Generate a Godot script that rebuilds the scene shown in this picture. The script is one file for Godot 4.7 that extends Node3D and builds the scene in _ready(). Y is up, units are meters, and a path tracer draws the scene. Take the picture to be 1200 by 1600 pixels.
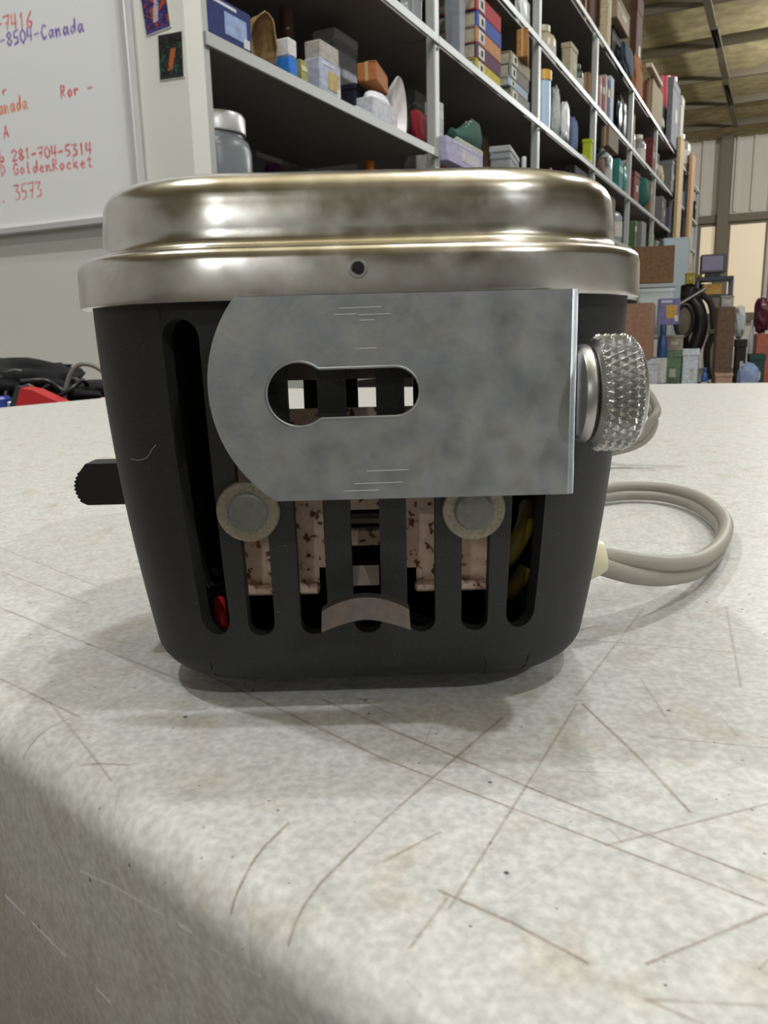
extends Node3D

# ---------------------------------------------------------------- frame of the place
# World: y up, metres, origin on the table top below the camera. The shelf run defines a second pair of
# horizontal axes: SDIR along the run (away), WDIR across the aisle.
const RUN_ANGLE := 26.3
var SDIR := Vector3(sin(deg_to_rad(RUN_ANGLE)), 0, -cos(deg_to_rad(RUN_ANGLE)))
var WDIR := Vector3(cos(deg_to_rad(RUN_ANGLE)), 0, sin(deg_to_rad(RUN_ANGLE)))
var RUN_TURN := deg_to_rad(90.0 - RUN_ANGLE)
const FLOOR_Y := -0.74
const CEIL_Y := 3.6
const SHELF_Y := [0.292, 0.613, 0.932, 1.245, 1.6]
var counts := {}
var rng := RandomNumberGenerator.new()
var M := {}

func at(t: float, w: float, y: float) -> Vector3:
	return SDIR * t + WDIR * w + Vector3(0, y, 0)

# ---------------------------------------------------------------- node helpers
func numbered(called: String) -> String:
	var k: int = counts.get(called, 0)
	counts[called] = k + 1
	return called if k == 0 else "%s_%03d" % [called, k]

func tag(o: Node, label: String, category: String, group := "", kind := "") -> void:
	o.set_meta("label", label)
	o.set_meta("category", category)
	if group: o.set_meta("group", group)
	if kind: o.set_meta("kind", kind)

func thing(called: String, label: String, category: String, where: Vector3, turn := 0.0, group := "") -> Node3D:
	var o := Node3D.new()
	o.name = numbered(called)
	add_child(o)
	o.position = where
	o.rotation.y = turn
	tag(o, label, category, group)
	return o

func begin() -> SurfaceTool:
	var st := SurfaceTool.new()
	st.begin(Mesh.PRIMITIVE_TRIANGLES)
	return st

func mesh_of(st: SurfaceTool) -> ArrayMesh:
	st.generate_normals()
	return st.commit()

func part(st: SurfaceTool, called: String, m: Material, parent: Node3D = null) -> MeshInstance3D:
	return put_mesh(mesh_of(st), called, m, parent)

func put_mesh(mesh: Mesh, called: String, m: Material, parent: Node3D = null) -> MeshInstance3D:
	var o := MeshInstance3D.new()
	o.mesh = mesh
	if m: o.material_override = m
	if parent:
		o.name = called
		parent.add_child(o, true)
	else:
		o.name = numbered(called)
		add_child(o)
	return o

func structure(st: SurfaceTool, called: String, m: Material, parent: Node3D = null) -> MeshInstance3D:
	var o := part(st, called, m, parent)
	if parent == null: o.set_meta("kind", "structure")
	return o

# ---------------------------------------------------------------- shapes
func quad(st: SurfaceTool, a: Vector3, b: Vector3, c: Vector3, d: Vector3) -> void:
	st.add_vertex(a); st.add_vertex(b); st.add_vertex(c)
	st.add_vertex(a); st.add_vertex(c); st.add_vertex(d)

func cbox(st: SurfaceTool, c: Vector3, size: Vector3, bev := 0.0, b := Basis.IDENTITY) -> void:
	# box with chamfered edges
	st.set_smooth_group(-1)
	var h := size / 2.0
	bev = minf(bev, minf(h.x, minf(h.y, h.z)) * 0.7)
	var P := func(x: float, y: float, z: float) -> Vector3: return c + b * Vector3(x, y, z)
	var X := h.x; var Y := h.y; var Z := h.z
	var x := X - bev; var y := Y - bev; var z := Z - bev
	for s in [-1.0, 1.0]:
		_q(st, s > 0, P.call(s * X, -y, -z), P.call(s * X, y, -z), P.call(s * X, y, z), P.call(s * X, -y, z))
		_q(st, s > 0, P.call(-x, s * Y, -z), P.call(-x, s * Y, z), P.call(x, s * Y, z), P.call(x, s * Y, -z))
		_q(st, s > 0, P.call(-x, -y, s * Z), P.call(x, -y, s * Z), P.call(x, y, s * Z), P.call(-x, y, s * Z))
	if bev <= 0.0: return
	for s in [-1.0, 1.0]:
		for q in [-1.0, 1.0]:
			_q(st, s * q > 0, P.call(s * X, q * y, -z), P.call(s * x, q * Y, -z), P.call(s * x, q * Y, z), P.call(s * X, q * y, z))
			_q(st, s * q < 0, P.call(s * X, -y, q * z), P.call(s * x, -y, q * Z), P.call(s * x, y, q * Z), P.call(s * X, y, q * z))
			_q(st, s * q > 0, P.call(-x, s * Y, q * z), P.call(-x, s * y, q * Z), P.call(x, s * y, q * Z), P.call(x, s * Y, q * z))
			for r in [-1.0, 1.0]:
				var A: Vector3 = P.call(s * X, q * y, r * z)
				var B: Vector3 = P.call(s * x, q * Y, r * z)
				var D: Vector3 = P.call(s * x, q * y, r * Z)
				if s * q * r > 0:
					st.add_vertex(A); st.add_vertex(D); st.add_vertex(B)
				else:
					st.add_vertex(A); st.add_vertex(B); st.add_vertex(D)

func _q(st: SurfaceTool, turned: bool, a: Vector3, b: Vector3, c: Vector3, d: Vector3) -> void:
	if turned: quad(st, a, d, c, b)
	else: quad(st, a, b, c, d)

func box_part(called: String, m: Material, parent: Node3D, c: Vector3, size: Vector3, bev := 0.0, b := Basis.IDENTITY) -> MeshInstance3D:
	var st := begin()
	cbox(st, c, size, bev, b)
	return part(st, called, m, parent)

func lathe(st: SurfaceTool, prof: Array, segs := 24, xf := Transform3D.IDENTITY) -> void:
	# prof: Vector2(radius, height); a turn sharper than 35 degrees becomes an edge
	var sg := 1
	for i in prof.size() - 1:
		if i > 0:
			var d0: Vector2 = (prof[i] - prof[i - 1]).normalized()
			var d1: Vector2 = (prof[i + 1] - prof[i]).normalized()
			if absf(d0.angle_to(d1)) > 0.6: sg += 1
		st.set_smooth_group(sg)
		for k in segs:
			var a0 := TAU * k / segs
			var a1 := TAU * (k + 1) / segs
			var p0: Vector2 = prof[i]
			var p1: Vector2 = prof[i + 1]
			var A := xf * Vector3(p0.x * cos(a0), p0.y, p0.x * sin(a0))
			var B := xf * Vector3(p0.x * cos(a1), p0.y, p0.x * sin(a1))
			var C := xf * Vector3(p1.x * cos(a1), p1.y, p1.x * sin(a1))
			var D := xf * Vector3(p1.x * cos(a0), p1.y, p1.x * sin(a0))
			if p0.x > 1e-6:
				st.add_vertex(A); st.add_vertex(B); st.add_vertex(C)
			if p1.x > 1e-6:
				st.add_vertex(A); st.add_vertex(C); st.add_vertex(D)

func tube(st: SurfaceTool, pts: Array, r: float, segs := 10, cap := true) -> void:
	var n := pts.size()
	var up := Vector3.UP
	var rings := []
	var last_t := Vector3.ZERO
	var nrm := Vector3.ZERO
	for i in n:
		var tg: Vector3 = (pts[mini(i + 1, n - 1)] - pts[maxi(i - 1, 0)]).normalized()
		if i == 0:
			if absf(tg.dot(up)) > 0.9: up = Vector3.RIGHT
			nrm = tg.cross(up).normalized()
		else:
			nrm = (nrm - tg * nrm.dot(tg)).normalized()
		last_t = tg
		var bn := tg.cross(nrm)
		var ring := []
		for k in segs:
			var a := TAU * k / segs
			ring.append(pts[i] + (nrm * cos(a) + bn * sin(a)) * r)
		rings.append(ring)
	st.set_smooth_group(1)
	for i in n - 1:
		for k in segs:
			var k2 := (k + 1) % segs
			quad(st, rings[i][k], rings[i][k2], rings[i + 1][k2], rings[i + 1][k])
	if cap:
		st.set_smooth_group(-1)
		for e in [0, n - 1]:
			for k in segs:
				st.add_vertex(pts[e]); st.add_vertex(rings[e][k]); st.add_vertex(rings[e][(k + 1) % segs])

func spline(ctrl: Array, per := 8) -> Array:
	var c := Curve3D.new()
	var n := ctrl.size()
	for i in n:
		var tg: Vector3 = (ctrl[mini(i + 1, n - 1)] - ctrl[maxi(i - 1, 0)]) / 6.0
		c.add_point(ctrl[i], -tg, tg)
	var out := []
	for i in n - 1:
		for k in per:
			out.append(c.sample(i, float(k) / per))
	out.append(ctrl[n - 1])
	return out

func slab(st: SurfaceTool, poly: PackedVector2Array, z0: float, z1: float, xf := Transform3D.IDENTITY, walls := true) -> void:
	# a flat piece cut along poly, from z0 to z1
	var big := PackedVector2Array()
	for q in poly: big.append(q * 10000.0)
	var idx := Geometry2D.triangulate_polygon(big)
	st.set_smooth_group(-1)
	for i in range(0, idx.size(), 3):
		var a := poly[idx[i]]; var b := poly[idx[i + 1]]; var c := poly[idx[i + 2]]
		st.add_vertex(xf * Vector3(a.x, a.y, z1)); st.add_vertex(xf * Vector3(b.x, b.y, z1)); st.add_vertex(xf * Vector3(c.x, c.y, z1))
		st.add_vertex(xf * Vector3(a.x, a.y, z0)); st.add_vertex(xf * Vector3(c.x, c.y, z0)); st.add_vertex(xf * Vector3(b.x, b.y, z0))
	if walls:
		for i in poly.size():
			var a := poly[i]; var b := poly[(i + 1) % poly.size()]
			quad(st, xf * Vector3(a.x, a.y, z0), xf * Vector3(b.x, b.y, z0), xf * Vector3(b.x, b.y, z1), xf * Vector3(a.x, a.y, z1))

func arc(c: Vector2, r: float, a0: float, a1: float, n: int) -> PackedVector2Array:
	var out := PackedVector2Array()
	for i in n + 1:
		var a := lerpf(a0, a1, float(i) / n)
		out.append(c + Vector2(cos(a), sin(a)) * r)
	return out

func lump(st: SurfaceTool, c: Vector3, h: Vector3, rough: float, seed_: int, square := 0.72, nu := 22, nv := 14) -> void:
	# a soft, creased bag-like body whose base is flat on y = c.y
	var ns := FastNoiseLite.new()
	ns.seed = seed_
	ns.frequency = 1.3
	ns.fractal_octaves = 3
	st.set_smooth_group(1)
	var g := []
	for j in nv + 1:
		var row := []
		var ph := lerpf(-PI / 2, PI / 2, float(j) / nv)
		for i in nu:
			var th := TAU * i / nu
			var d := Vector3(cos(ph) * cos(th), sin(ph), cos(ph) * sin(th))
			var e := Vector3(signf(d.x) * pow(absf(d.x), square), signf(d.y) * pow(absf(d.y), square), signf(d.z) * pow(absf(d.z), square))
			var f := 1.0 - rough * clampf(0.35 + ns.get_noise_3dv(d * 1.6) * 1.3, 0.0, 1.0)
			var p := Vector3(e.x * h.x * f, e.y * h.y * f + h.y, e.z * h.z * f)
			p.y = clampf(p.y, 0.0, h.y * 2.0)
			row.append(c + p)
		g.append(row)
	for j in nv:
		for i in nu:
			var i2 := (i + 1) % nu
			quad(st, g[j][i], g[j][i2], g[j + 1][i2], g[j + 1][i])

# ---------------------------------------------------------------- materials
func noise_img(size: int, freq: float, seed_: int, oct := 4, kind := FastNoiseLite.TYPE_SIMPLEX_SMOOTH) -> Image:
	var n := FastNoiseLite.new()
	n.seed = seed_
	n.frequency = freq
	n.fractal_octaves = oct
	n.noise_type = kind
	return n.get_seamless_image(size, size, false, false, 0.12)

func ramp_tex(img: Image, stops: Array) -> ImageTexture:
	# grey image -> colours; stops: [position, Color] in order
	var lut := []
	for v in 256:
		var x := v / 255.0
		var c: Color = stops[stops.size() - 1][1]
		for k in stops.size() - 1:
			if x <= stops[k + 1][0]:
				var f: float = clampf((x - stops[k][0]) / maxf(stops[k + 1][0] - stops[k][0], 1e-5), 0.0, 1.0)
				c = stops[k][1].lerp(stops[k + 1][1], f)
				break
		lut.append([int(c.r * 255), int(c.g * 255), int(c.b * 255)])
	img.convert(Image.FORMAT_L8)
	var src := img.get_data()
	var dst := PackedByteArray()
	dst.resize(src.size() * 3)
	for i in src.size():
		var e: Array = lut[src[i]]
		dst[i * 3] = e[0]; dst[i * 3 + 1] = e[1]; dst[i * 3 + 2] = e[2]
	return ImageTexture.create_from_image(Image.create_from_data(img.get_width(), img.get_height(), false, Image.FORMAT_RGB8, dst))

func mat(col: Color, rough := 0.6, metal := 0.0) -> StandardMaterial3D:
	var m := StandardMaterial3D.new()
	m.albedo_color = col
	m.roughness = rough
	m.metallic = metal
	return m

func triplanar(m: StandardMaterial3D, scale: float, world := true) -> void:
	m.uv1_triplanar = true
	m.uv1_world_triplanar = world
	m.uv1_scale = Vector3.ONE * scale

var hue_cache := {}
func paint(hex: String, finish := "card") -> StandardMaterial3D:
	# matt, mottled or glossy colour for the things on the shelves
	var key := hex + finish
	if hue_cache.has(key): return hue_cache[key]
	var m := mat(Color.html(hex), 0.65)
	match finish:
		"card":
			m.roughness = 0.8
			m.albedo_texture = M.card_tex
			triplanar(m, 6.0)
		"film":
			m.roughness = 0.32
		"cloth":
			m.roughness = 0.9
			m.albedo_texture = M.card_tex
			triplanar(m, 9.0)
		"metal":
			m.roughness = 0.3
			m.metallic = 0.9
		"clear":
			m.albedo_color.a = 0.6
			m.transparency = BaseMaterial3D.TRANSPARENCY_ALPHA
			m.roughness = 0.3
	hue_cache[key] = m
	return m

# ---------------------------------------------------------------- the scene
func _ready() -> void:
	rng.seed = 11
	# camera
	var cam := Camera3D.new()
	cam.name = "camera"
	var pitch := deg_to_rad(12.4)
	var fwd := Vector3(0, -sin(pitch), -cos(pitch))
	var up0 := Vector3(0, cos(pitch), -sin(pitch))
	var tilt := 0.0245
	var rt := Vector3.RIGHT * cos(tilt) - up0 * sin(tilt)
	var upv := Vector3.RIGHT * sin(tilt) + up0 * cos(tilt)
	cam.transform = Transform3D(Basis(rt, upv, -fwd), Vector3(0, 0.058, 0))
	var lens := CameraAttributesPhysical.new()
	lens.frustum_focal_length = 18.75
	lens.frustum_focus_distance = 0.118
	lens.frustum_near = 0.01
	lens.frustum_far = 100.0
	lens.exposure_aperture = 80.0
	cam.attributes = lens
	cam.fov = rad_to_deg(2.0 * atan(800.0 / 1250.0))
	cam.near = 0.01
	cam.far = 100.0
	add_child(cam)
	cam.current = true
	# air and exposure
	var env := Environment.new()
	env.background_mode = Environment.BG_COLOR
	env.background_color = Color(0.02, 0.02, 0.02)
	env.tonemap_mode = Environment.TONE_MAPPER_LINEAR
	env.tonemap_exposure = 1.0
	env.sdfgi_enabled = true
	env.ssao_enabled = true
	env.ssil_enabled = true
	var we := WorldEnvironment.new()
	we.name = "environment"
	we.environment = env
	add_child(we)
	make_materials()
	# lamps of the hall and added fill lamps: [position, energy]
	high_bay(Vector3(-1.30, 3.1, -0.45), 2.9, "opal drum lamp hanging between the table and the whiteboard")
	high_bay(Vector3(0.50, 3.1, -0.80), 2.4, "opal drum lamp hanging above the far side of the table")
	high_bay(Vector3(1.10, 3.1, 0.35), 2.6, "opal drum lamp hanging above the near side of the table")
	high_bay(Vector3(2.60, 3.1, 3.20), 5.5, "added opal drum fill lamp over the open floor facing the table")  # added unseen lamp that brightens the lid and bracket plate
	high_bay(at(-8.5, 1.0, 3.1), 5.0, "added opal drum fill lamp by the near wall of the hall")  # added unseen lamp, lights the near wall that the lid mirrors
	high_bay(at(3.6, 1.2, 3.1), 2.4, "opal drum lamp over the aisle beside the third shelf bay")
	high_bay(at(7.6, 1.2, 3.1), 5.0, "opal drum lamp over the aisle beside the sixth shelf bay")
	high_bay(at(12.0, 1.2, 3.1), 10.0, "opal drum lamp over the aisle past the end of the shelves")
	make_hall()
	make_table()
	make_appliance()
	make_whiteboard()
	make_shelving()
	make_shelf_things()
	make_pile()
	make_side_bench()

func high_bay(p: Vector3, energy: float, label: String) -> void:
	# an opal drum lamp hung from the roof; its light comes from inside the drum
	var o := thing("ceiling_lamp", label, "lamp", p, 0.0, "opal drum lamps of the hall")
	var st := begin()
	lathe(st, [Vector2(0.0, 0.16), Vector2(0.05, 0.16), Vector2(0.06, 0.10), Vector2(0.09, 0.085), Vector2(0.0, 0.085)], 32)
	part(st, "ballast_box", M.dark_steel, o)
	st = begin()
	tube(st, [Vector3(0, 0.15, 0), Vector3(0, CEIL_Y - p.y, 0)], 0.008, 8)
	part(st, "hanger", M.dark_steel, o)
	st = begin()
	lathe(st, [Vector2(0.0, -0.08), Vector2(0.12, -0.075), Vector2(0.14, -0.05), Vector2(0.14, 0.05), Vector2(0.10, 0.08), Vector2(0.0, 0.082)], 32)
	part(st, "opal_drum", M.lamp_glow, o)
	var l := OmniLight3D.new()
	l.name = "lamp_light"
	l.light_color = Color(0.975, 0.99, 1.0)
	l.light_energy = energy
	l.light_size = 0.05
	l.omni_range = 40.0
	l.omni_attenuation = 2.0
	l.shadow_enabled = true
	o.add_child(l)

func make_materials() -> void:
	M.card_tex = ramp_tex(noise_img(256, 0.03, 3), [[0.0, Color(0.78, 0.78, 0.78)], [0.6, Color(0.95, 0.95, 0.95)], [1.0, Color(1, 1, 1)]])
	M.dark_steel = mat(Color(0.2, 0.2, 0.2), 0.5, 0.4)
	M.lamp_glow = mat(Color(1, 1, 1), 0.5)
	M.lamp_glow.emission_enabled = true
	M.lamp_glow.emission = Color(1.0, 0.96, 0.9)
	M.lamp_glow.emission_energy_multiplier = 6.0
	# bright drawn sheet metal of the lid: polished, with dull smears and a faint waviness
	M.lid = mat(Color(0.88, 0.88, 0.875), 0.5, 1.0)
	M.lid.roughness_texture = ramp_tex(noise_img(512, 0.012, 21, 5), [[0.0, Color(0.32, 0.32, 0.32)], [1.0, Color(0.62, 0.62, 0.62)]])
	M.lid.albedo_texture = ramp_tex(noise_img(512, 0.02, 22, 5), [[0.0, Color(0.86, 0.84, 0.81)], [1.0, Color(1, 1, 1)]])
	triplanar(M.lid, 22.0, false)
	# zinc-plated bracket
	M.zinc = mat(Color(0.67, 0.685, 0.70), 1.0, 0.92)
	M.zinc.albedo_texture = ramp_tex(noise_img(512, 0.014, 31, 5), [[0.0, Color(0.86, 0.87, 0.89)], [0.5, Color(0.94, 0.94, 0.945)], [1.0, Color(1, 0.98, 0.95)]])
	M.zinc.roughness_texture = ramp_tex(noise_img(512, 0.02, 32, 5), [[0.0, Color(0.36, 0.36, 0.36)], [1.0, Color(0.62, 0.62, 0.62)]])
	M.zinc.heightmap_enabled = true
	M.zinc.heightmap_texture = ImageTexture.create_from_image(noise_img(512, 0.09, 33, 3))
	M.zinc.heightmap_scale = 0.0018
	triplanar(M.zinc, 17.0, false)
	M.knurl = mat(Color(0.70, 0.70, 0.69), 0.36, 1.0)
	M.rivet = mat(Color(0.55, 0.55, 0.53), 0.7, 0.7)
	M.rivet.albedo_texture = M.zinc.albedo_texture
	triplanar(M.rivet, 90.0, false)
	M.washer = mat(Color(0.62, 0.59, 0.53), 0.6, 0.6)
	M.washer.albedo_texture = M.card_tex
	triplanar(M.washer, 160.0, false)
	# black stove-enamel housing with lint and dust specks
	var spk := Image.create(512, 512, false, Image.FORMAT_RGB8)
	spk.fill(Color(0.125, 0.128, 0.126))
	var r2 := RandomNumberGenerator.new()
	r2.seed = 5
	for i in 900:
		var v := r2.randf_range(0.16, 0.24)
		spk.fill_rect(Rect2i(r2.randi_range(0, 508), r2.randi_range(0, 508), r2.randi_range(1, 5), r2.randi_range(1, 2)), Color(v, v * 0.98, v * 0.93))
	for i in 26:
		var v := r2.randf_range(0.3, 0.5)
		spk.fill_rect(Rect2i(r2.randi_range(0, 508), r2.randi_range(0, 508), r2.randi_range(1, 3), r2.randi_range(1, 3)), Color(v, v * 0.95, v * 0.85))
	M.black = mat(Color(1, 1, 1), 0.6)
	M.black.albedo_texture = ImageTexture.create_from_image(spk)
	M.black.heightmap_enabled = true
	M.black.heightmap_texture = ImageTexture.create_from_image(noise_img(512, 0.12, 41, 3))
	M.black.heightmap_scale = 0.006
	triplanar(M.black, 24.0, false)
	M.black_plastic = mat(Color(0.05, 0.05, 0.052), 0.45)
	# coppery tin-plate with rust spots
	M.copper = mat(Color(0.90, 0.82, 0.77), 0.5, 0.25)
	M.copper.albedo_texture = ramp_tex(noise_img(512, 0.022, 51, 5), [[0.0, Color(0.34, 0.18, 0.14)], [0.23, Color(0.50, 0.31, 0.25)], [0.30, Color(0.90, 0.86, 0.83)], [1.0, Color(1, 0.98, 0.96)]])
	triplanar(M.copper, 34.0, false)
	M.steel_tab = mat(Color(0.50, 0.46, 0.44), 0.5, 0.85)
	M.steel_tab.albedo_texture = M.zinc.albedo_texture
	triplanar(M.steel_tab, 60.0, false)
	M.cord = mat(Color(0.585, 0.57, 0.535), 0.55)
	M.grommet = mat(Color(0.86, 0.85, 0.74), 0.35)
	M.grommet.subsurf_scatter_enabled = true
	M.grommet.subsurf_scatter_strength = 0.3
	M.red_wire = mat(Color(0.72, 0.14, 0.2), 0.4)
	M.yellow_wire = mat(Color(0.66, 0.58, 0.26), 0.45)
	# hall
	M.concrete = mat(Color(0.52, 0.50, 0.47), 0.75)
	M.concrete.albedo_texture = M.card_tex
	triplanar(M.concrete, 0.7)
	M.insulation = mat(Color(0.79, 0.72, 0.53), 0.85)
	M.insulation.albedo_texture = ramp_tex(noise_img(512, 0.02, 61, 5), [[0.0, Color(0.74, 0.74, 0.72)], [1.0, Color(1, 1, 1)]])
	triplanar(M.insulation, 0.35)
	M.purlin = mat(Color(0.40, 0.36, 0.28), 0.6)
	M.siding = mat(Color(0.86, 0.83, 0.77), 0.55)
	M.column = mat(Color(0.47, 0.43, 0.36), 0.6)
	M.pane = mat(Color(0.9, 0.84, 0.74), 0.4)
	M.pane.emission_enabled = true
	M.pane.emission = Color(1.0, 0.90, 0.74)
	M.pane.emission_energy_multiplier = 0.32
	M.hall_wall = mat(Color(0.88, 0.875, 0.86), 0.7)
	M.grey_panel = mat(Color(0.86, 0.86, 0.84), 0.6)
	M.shelf_board = mat(Color(0.42, 0.41, 0.40), 0.6)  # darker than the steel lip: shelf shade put into the board colour
	M.shelf_steel = mat(Color(0.66, 0.67, 0.66), 0.45, 0.15)
	M.shelf_back = mat(Color(0.42, 0.41, 0.40), 0.7)  # same darker tone, shade inside the shelves put into the panel colour
	M.frame_alu = mat(Color(0.80, 0.80, 0.81), 0.35, 0.35)

# ---------------------------------------------------------------- hall
func hall_box(called: String, m: Material, t0: float, t1: float, w0: float, w1: float, y0: float, y1: float, parent: Node3D = null) -> MeshInstance3D:
	var st := begin()
	cbox(st, at((t0 + t1) / 2, (w0 + w1) / 2, (y0 + y1) / 2), Vector3(t1 - t0, y1 - y0, w1 - w0), 0.0, Basis(Vector3.UP, RUN_TURN))
	return structure(st, called, m, parent)

func make_hall() -> void:
	hall_box("floor", M.concrete, -12.0, 18.0, -6.0, 11.0, FLOOR_Y - 0.15, FLOOR_Y)
	var ceil_ := hall_box("ceiling", M.insulation, -12.0, 18.0, -6.0, 11.0, CEIL_Y, CEIL_Y + 0.15)
	for t in [-10.0, -8.3, -6.6, -5.0, -3.2, -1.4, 0.4, 2.2, 4.0, 5.6, 7.2, 8.8, 10.3, 11.8, 13.3, 14.78, 16.35]:
		hall_box("purlin", M.purlin, t - 0.03, t + 0.03, -6.0, 11.0, CEIL_Y - 0.10, CEIL_Y + 0.01, ceil_)
	for b in [[9.2, 11.75, -1.0], [11.05, 13.2, -0.99], [12.4, 14.75, -1.0], [13.5, 16.35, -1.02]]:
		hall_box("bridging_bar", M.purlin, b[0], b[1], b[2] - 0.04, b[2] + 0.04, CEIL_Y - 0.13, CEIL_Y - 0.095, ceil_)
	# far wall of ribbed siding with translucent panes
	var wall := hall_box("wall_far", M.siding, 17.8, 18.0, -6.0, 11.0, FLOOR_Y, CEIL_Y)
	var k := 0
	var w := -3.2
	while w < 3.0:
		hall_box("rib", M.siding, 17.74, 17.81, w, w + 0.05, 2.25, CEIL_Y, wall)
		w += 0.305
		k += 1
	for c in [-2.75, -1.22, 0.9, 3.0]:
		hall_box("column", M.column, 17.5, 17.8, c - 0.1, c + 0.1, FLOOR_Y, CEIL_Y, wall)
	hall_box("girt", M.column, 17.62, 17.8, -6.0, 11.0, 2.06, 2.2, wall)
	hall_box("girt", M.column, 17.62, 17.8, -6.0, 11.0, 0.18, 0.3, wall)
	var n := 1
	for p in [[-1.62, -1.36], [-1.08, -0.46], [-0.3, 0.6]]:
		var win := hall_box("window_%d" % n, M.column, 17.72, 17.79, p[0] - 0.04, p[1] + 0.04, 0.3, 2.06)
		hall_box("pane", M.pane, 17.7, 17.73, p[0], p[1], 0.34, 2.0, win)
		n += 1
	hall_box("wall_left", M.hall_wall, -12.0, 18.0, -6.15, -6.0, FLOOR_Y, CEIL_Y)
	hall_box("wall_right", M.hall_wall, -12.0, 18.0, 11.0, 11.15, FLOOR_Y, CEIL_Y)
	hall_box("wall_near", M.hall_wall, -12.15, -12.0, -6.0, 11.0, FLOOR_Y, CEIL_Y)
	# partition that carries the whiteboard and closes the end of the shelves
	hall_box("wall_partition", M.grey_panel, 1.25, 1.30, -3.4, -0.985, FLOOR_Y, 2.3)

# ---------------------------------------------------------------- table
const E1 := Vector3(0.73118831, 0, 0.68217568)
const EN := Vector3(0.68217568, 0, -0.73118831)
const BF := 0.0485
const RR := 0.0065
const SIDE := 0.060
func tp(a: float, b: float, y := 0.0) -> Vector3:
	return E1 * a + EN * b + Vector3(0, y, 0)

const DARK_MARKS := [
	[0.35, 0.55, -0.1284, 0.0756, -0.0705, 0.0743, -0.0206, 0.0783],
	[0.4, 0.6, -0.0911, 0.0817, -0.0769, 0.0813, -0.0492, 0.0813, -0.0218, 0.0822],
	[0.3, 0.45, -0.0585, 0.1065, -0.0515, 0.0809, -0.0450, 0.0565],
	[0.3, 0.6, -0.0650, 0.0954, -0.0607, 0.0637, -0.0581, 0.0510, -0.0555, 0.0430],
	[0.45, 0.6, -0.0578, 0.1072, -0.0434, 0.0973, -0.0330, 0.0892],
	[0.35, 0.5, -0.0379, 0.0766, -0.0266, 0.0974],
	[0.4, 0.5, -0.0265, 0.0629, -0.0202, 0.0774],
	[0.4, 0.5, -0.0476, 0.0581, -0.0390, 0.0592, -0.0305, 0.0594],
	[0.3, 0.75, -0.0691, 0.0556, -0.0678, 0.0509, -0.0656, 0.0460, -0.0645, 0.0422],
	[0.4, 0.35, -0.2387, 0.0897, -0.1767, 0.0890],
	[0.35, 0.45, -0.2128, 0.0792, -0.1672, 0.0809],
	[0.4, 0.5, -0.1821, 0.0668, -0.1519, 0.0684, -0.1128, 0.0711],
	[0.35, 0.5, -0.1419, 0.0504, -0.1157, 0.0525],
	[0.3, 0.5, -0.1159, 0.0419, -0.1163, 0.0456, -0.1170, 0.0515],
	[0.3, 0.5, -0.1031, 0.0457, -0.0965, 0.0500],
	[0.4, 0.35, -0.0719, 0.1315, -0.0569, 0.1391, -0.0419, 0.1455],
	[0.35, 0.35, -0.0708, 0.1572, -0.0601, 0.1092],
	[0.4, 0.35, -0.0576, 0.1679, -0.0410, 0.1291],
	[0.3, 0.4, -0.0452, 0.1041, -0.0311, 0.1116],
	[0.3, 0.45, -0.0553, 0.0578, -0.0539, 0.0665],
	[0.3, 0.35, -0.1243, 0.0516, -0.0953, 0.0464],
	[0.3, 0.3, -0.0746, 0.0846, -0.0869, 0.0859],
	[0.3, 0.3, -0.0459, 0.1114, -0.0551, 0.1220],
	[0.5, 0.3, -0.0198, 0.0597, -0.0247, 0.0590, -0.0164, 0.0654],
	[0.4, 0.3, -0.0445, 0.0498, -0.0462, 0.0580],
]
const PALE_MARKS := [
	[0.5, 0.9, -0.1291, 0.0119, -0.1187, 0.0123, -0.1070, 0.0126],
	[0.5, 0.9, -0.0978, 0.0127, -0.0938, 0.0128],
	[0.4, 0.35, -0.1014, 0.0308, -0.0885, 0.0340, -0.0707, 0.0370],
	[0.4, 0.3, -0.0670, 0.0370, -0.0512, 0.0401],
]


func table_pixels(n1: PackedByteArray, n2: PackedByteArray, n3: PackedByteArray, count: int) -> PackedByteArray:
	var out := PackedByteArray()
	out.resize(count * 3)
	for i in count:
		var m := (n1[i] - 128) * 0.10 + (n2[i] - 128) * 0.17
		var w := (n3[i] - 150) * 0.45
		if w < 0.0: w = 0.0
		out[i * 3] = clampi(int(195.0 + m - w * 0.30), 0, 255)
		out[i * 3 + 1] = clampi(int(195.0 + m - w * 0.45), 0, 255)
		out[i * 3 + 2] = clampi(int(193.5 + m - w * 0.66), 0, 255)
	return out

func grey(img: Image) -> PackedByteArray:
	img.convert(Image.FORMAT_L8)
	return img.get_data()

func stamp(px: PackedByteArray, n: int, x: float, y: float, r: float, c: Color, alpha: float) -> void:
	for j in range(int(floor(y - r - 1)), int(ceil(y + r + 1)) + 1):
		if j < 0 or j >= n: continue
		for i in range(int(floor(x - r - 1)), int(ceil(x + r + 1)) + 1):
			if i < 0 or i >= n: continue
			var k := alpha * clampf(r + 0.5 - Vector2(i - x, j - y).length(), 0.0, 1.0)
			if k <= 0.0: continue
			var o := (j * n + i) * 3
			px[o] = int(lerpf(px[o], c.r * 255, k))
			px[o + 1] = int(lerpf(px[o + 1], c.g * 255, k))
			px[o + 2] = int(lerpf(px[o + 2], c.b * 255, k))

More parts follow.
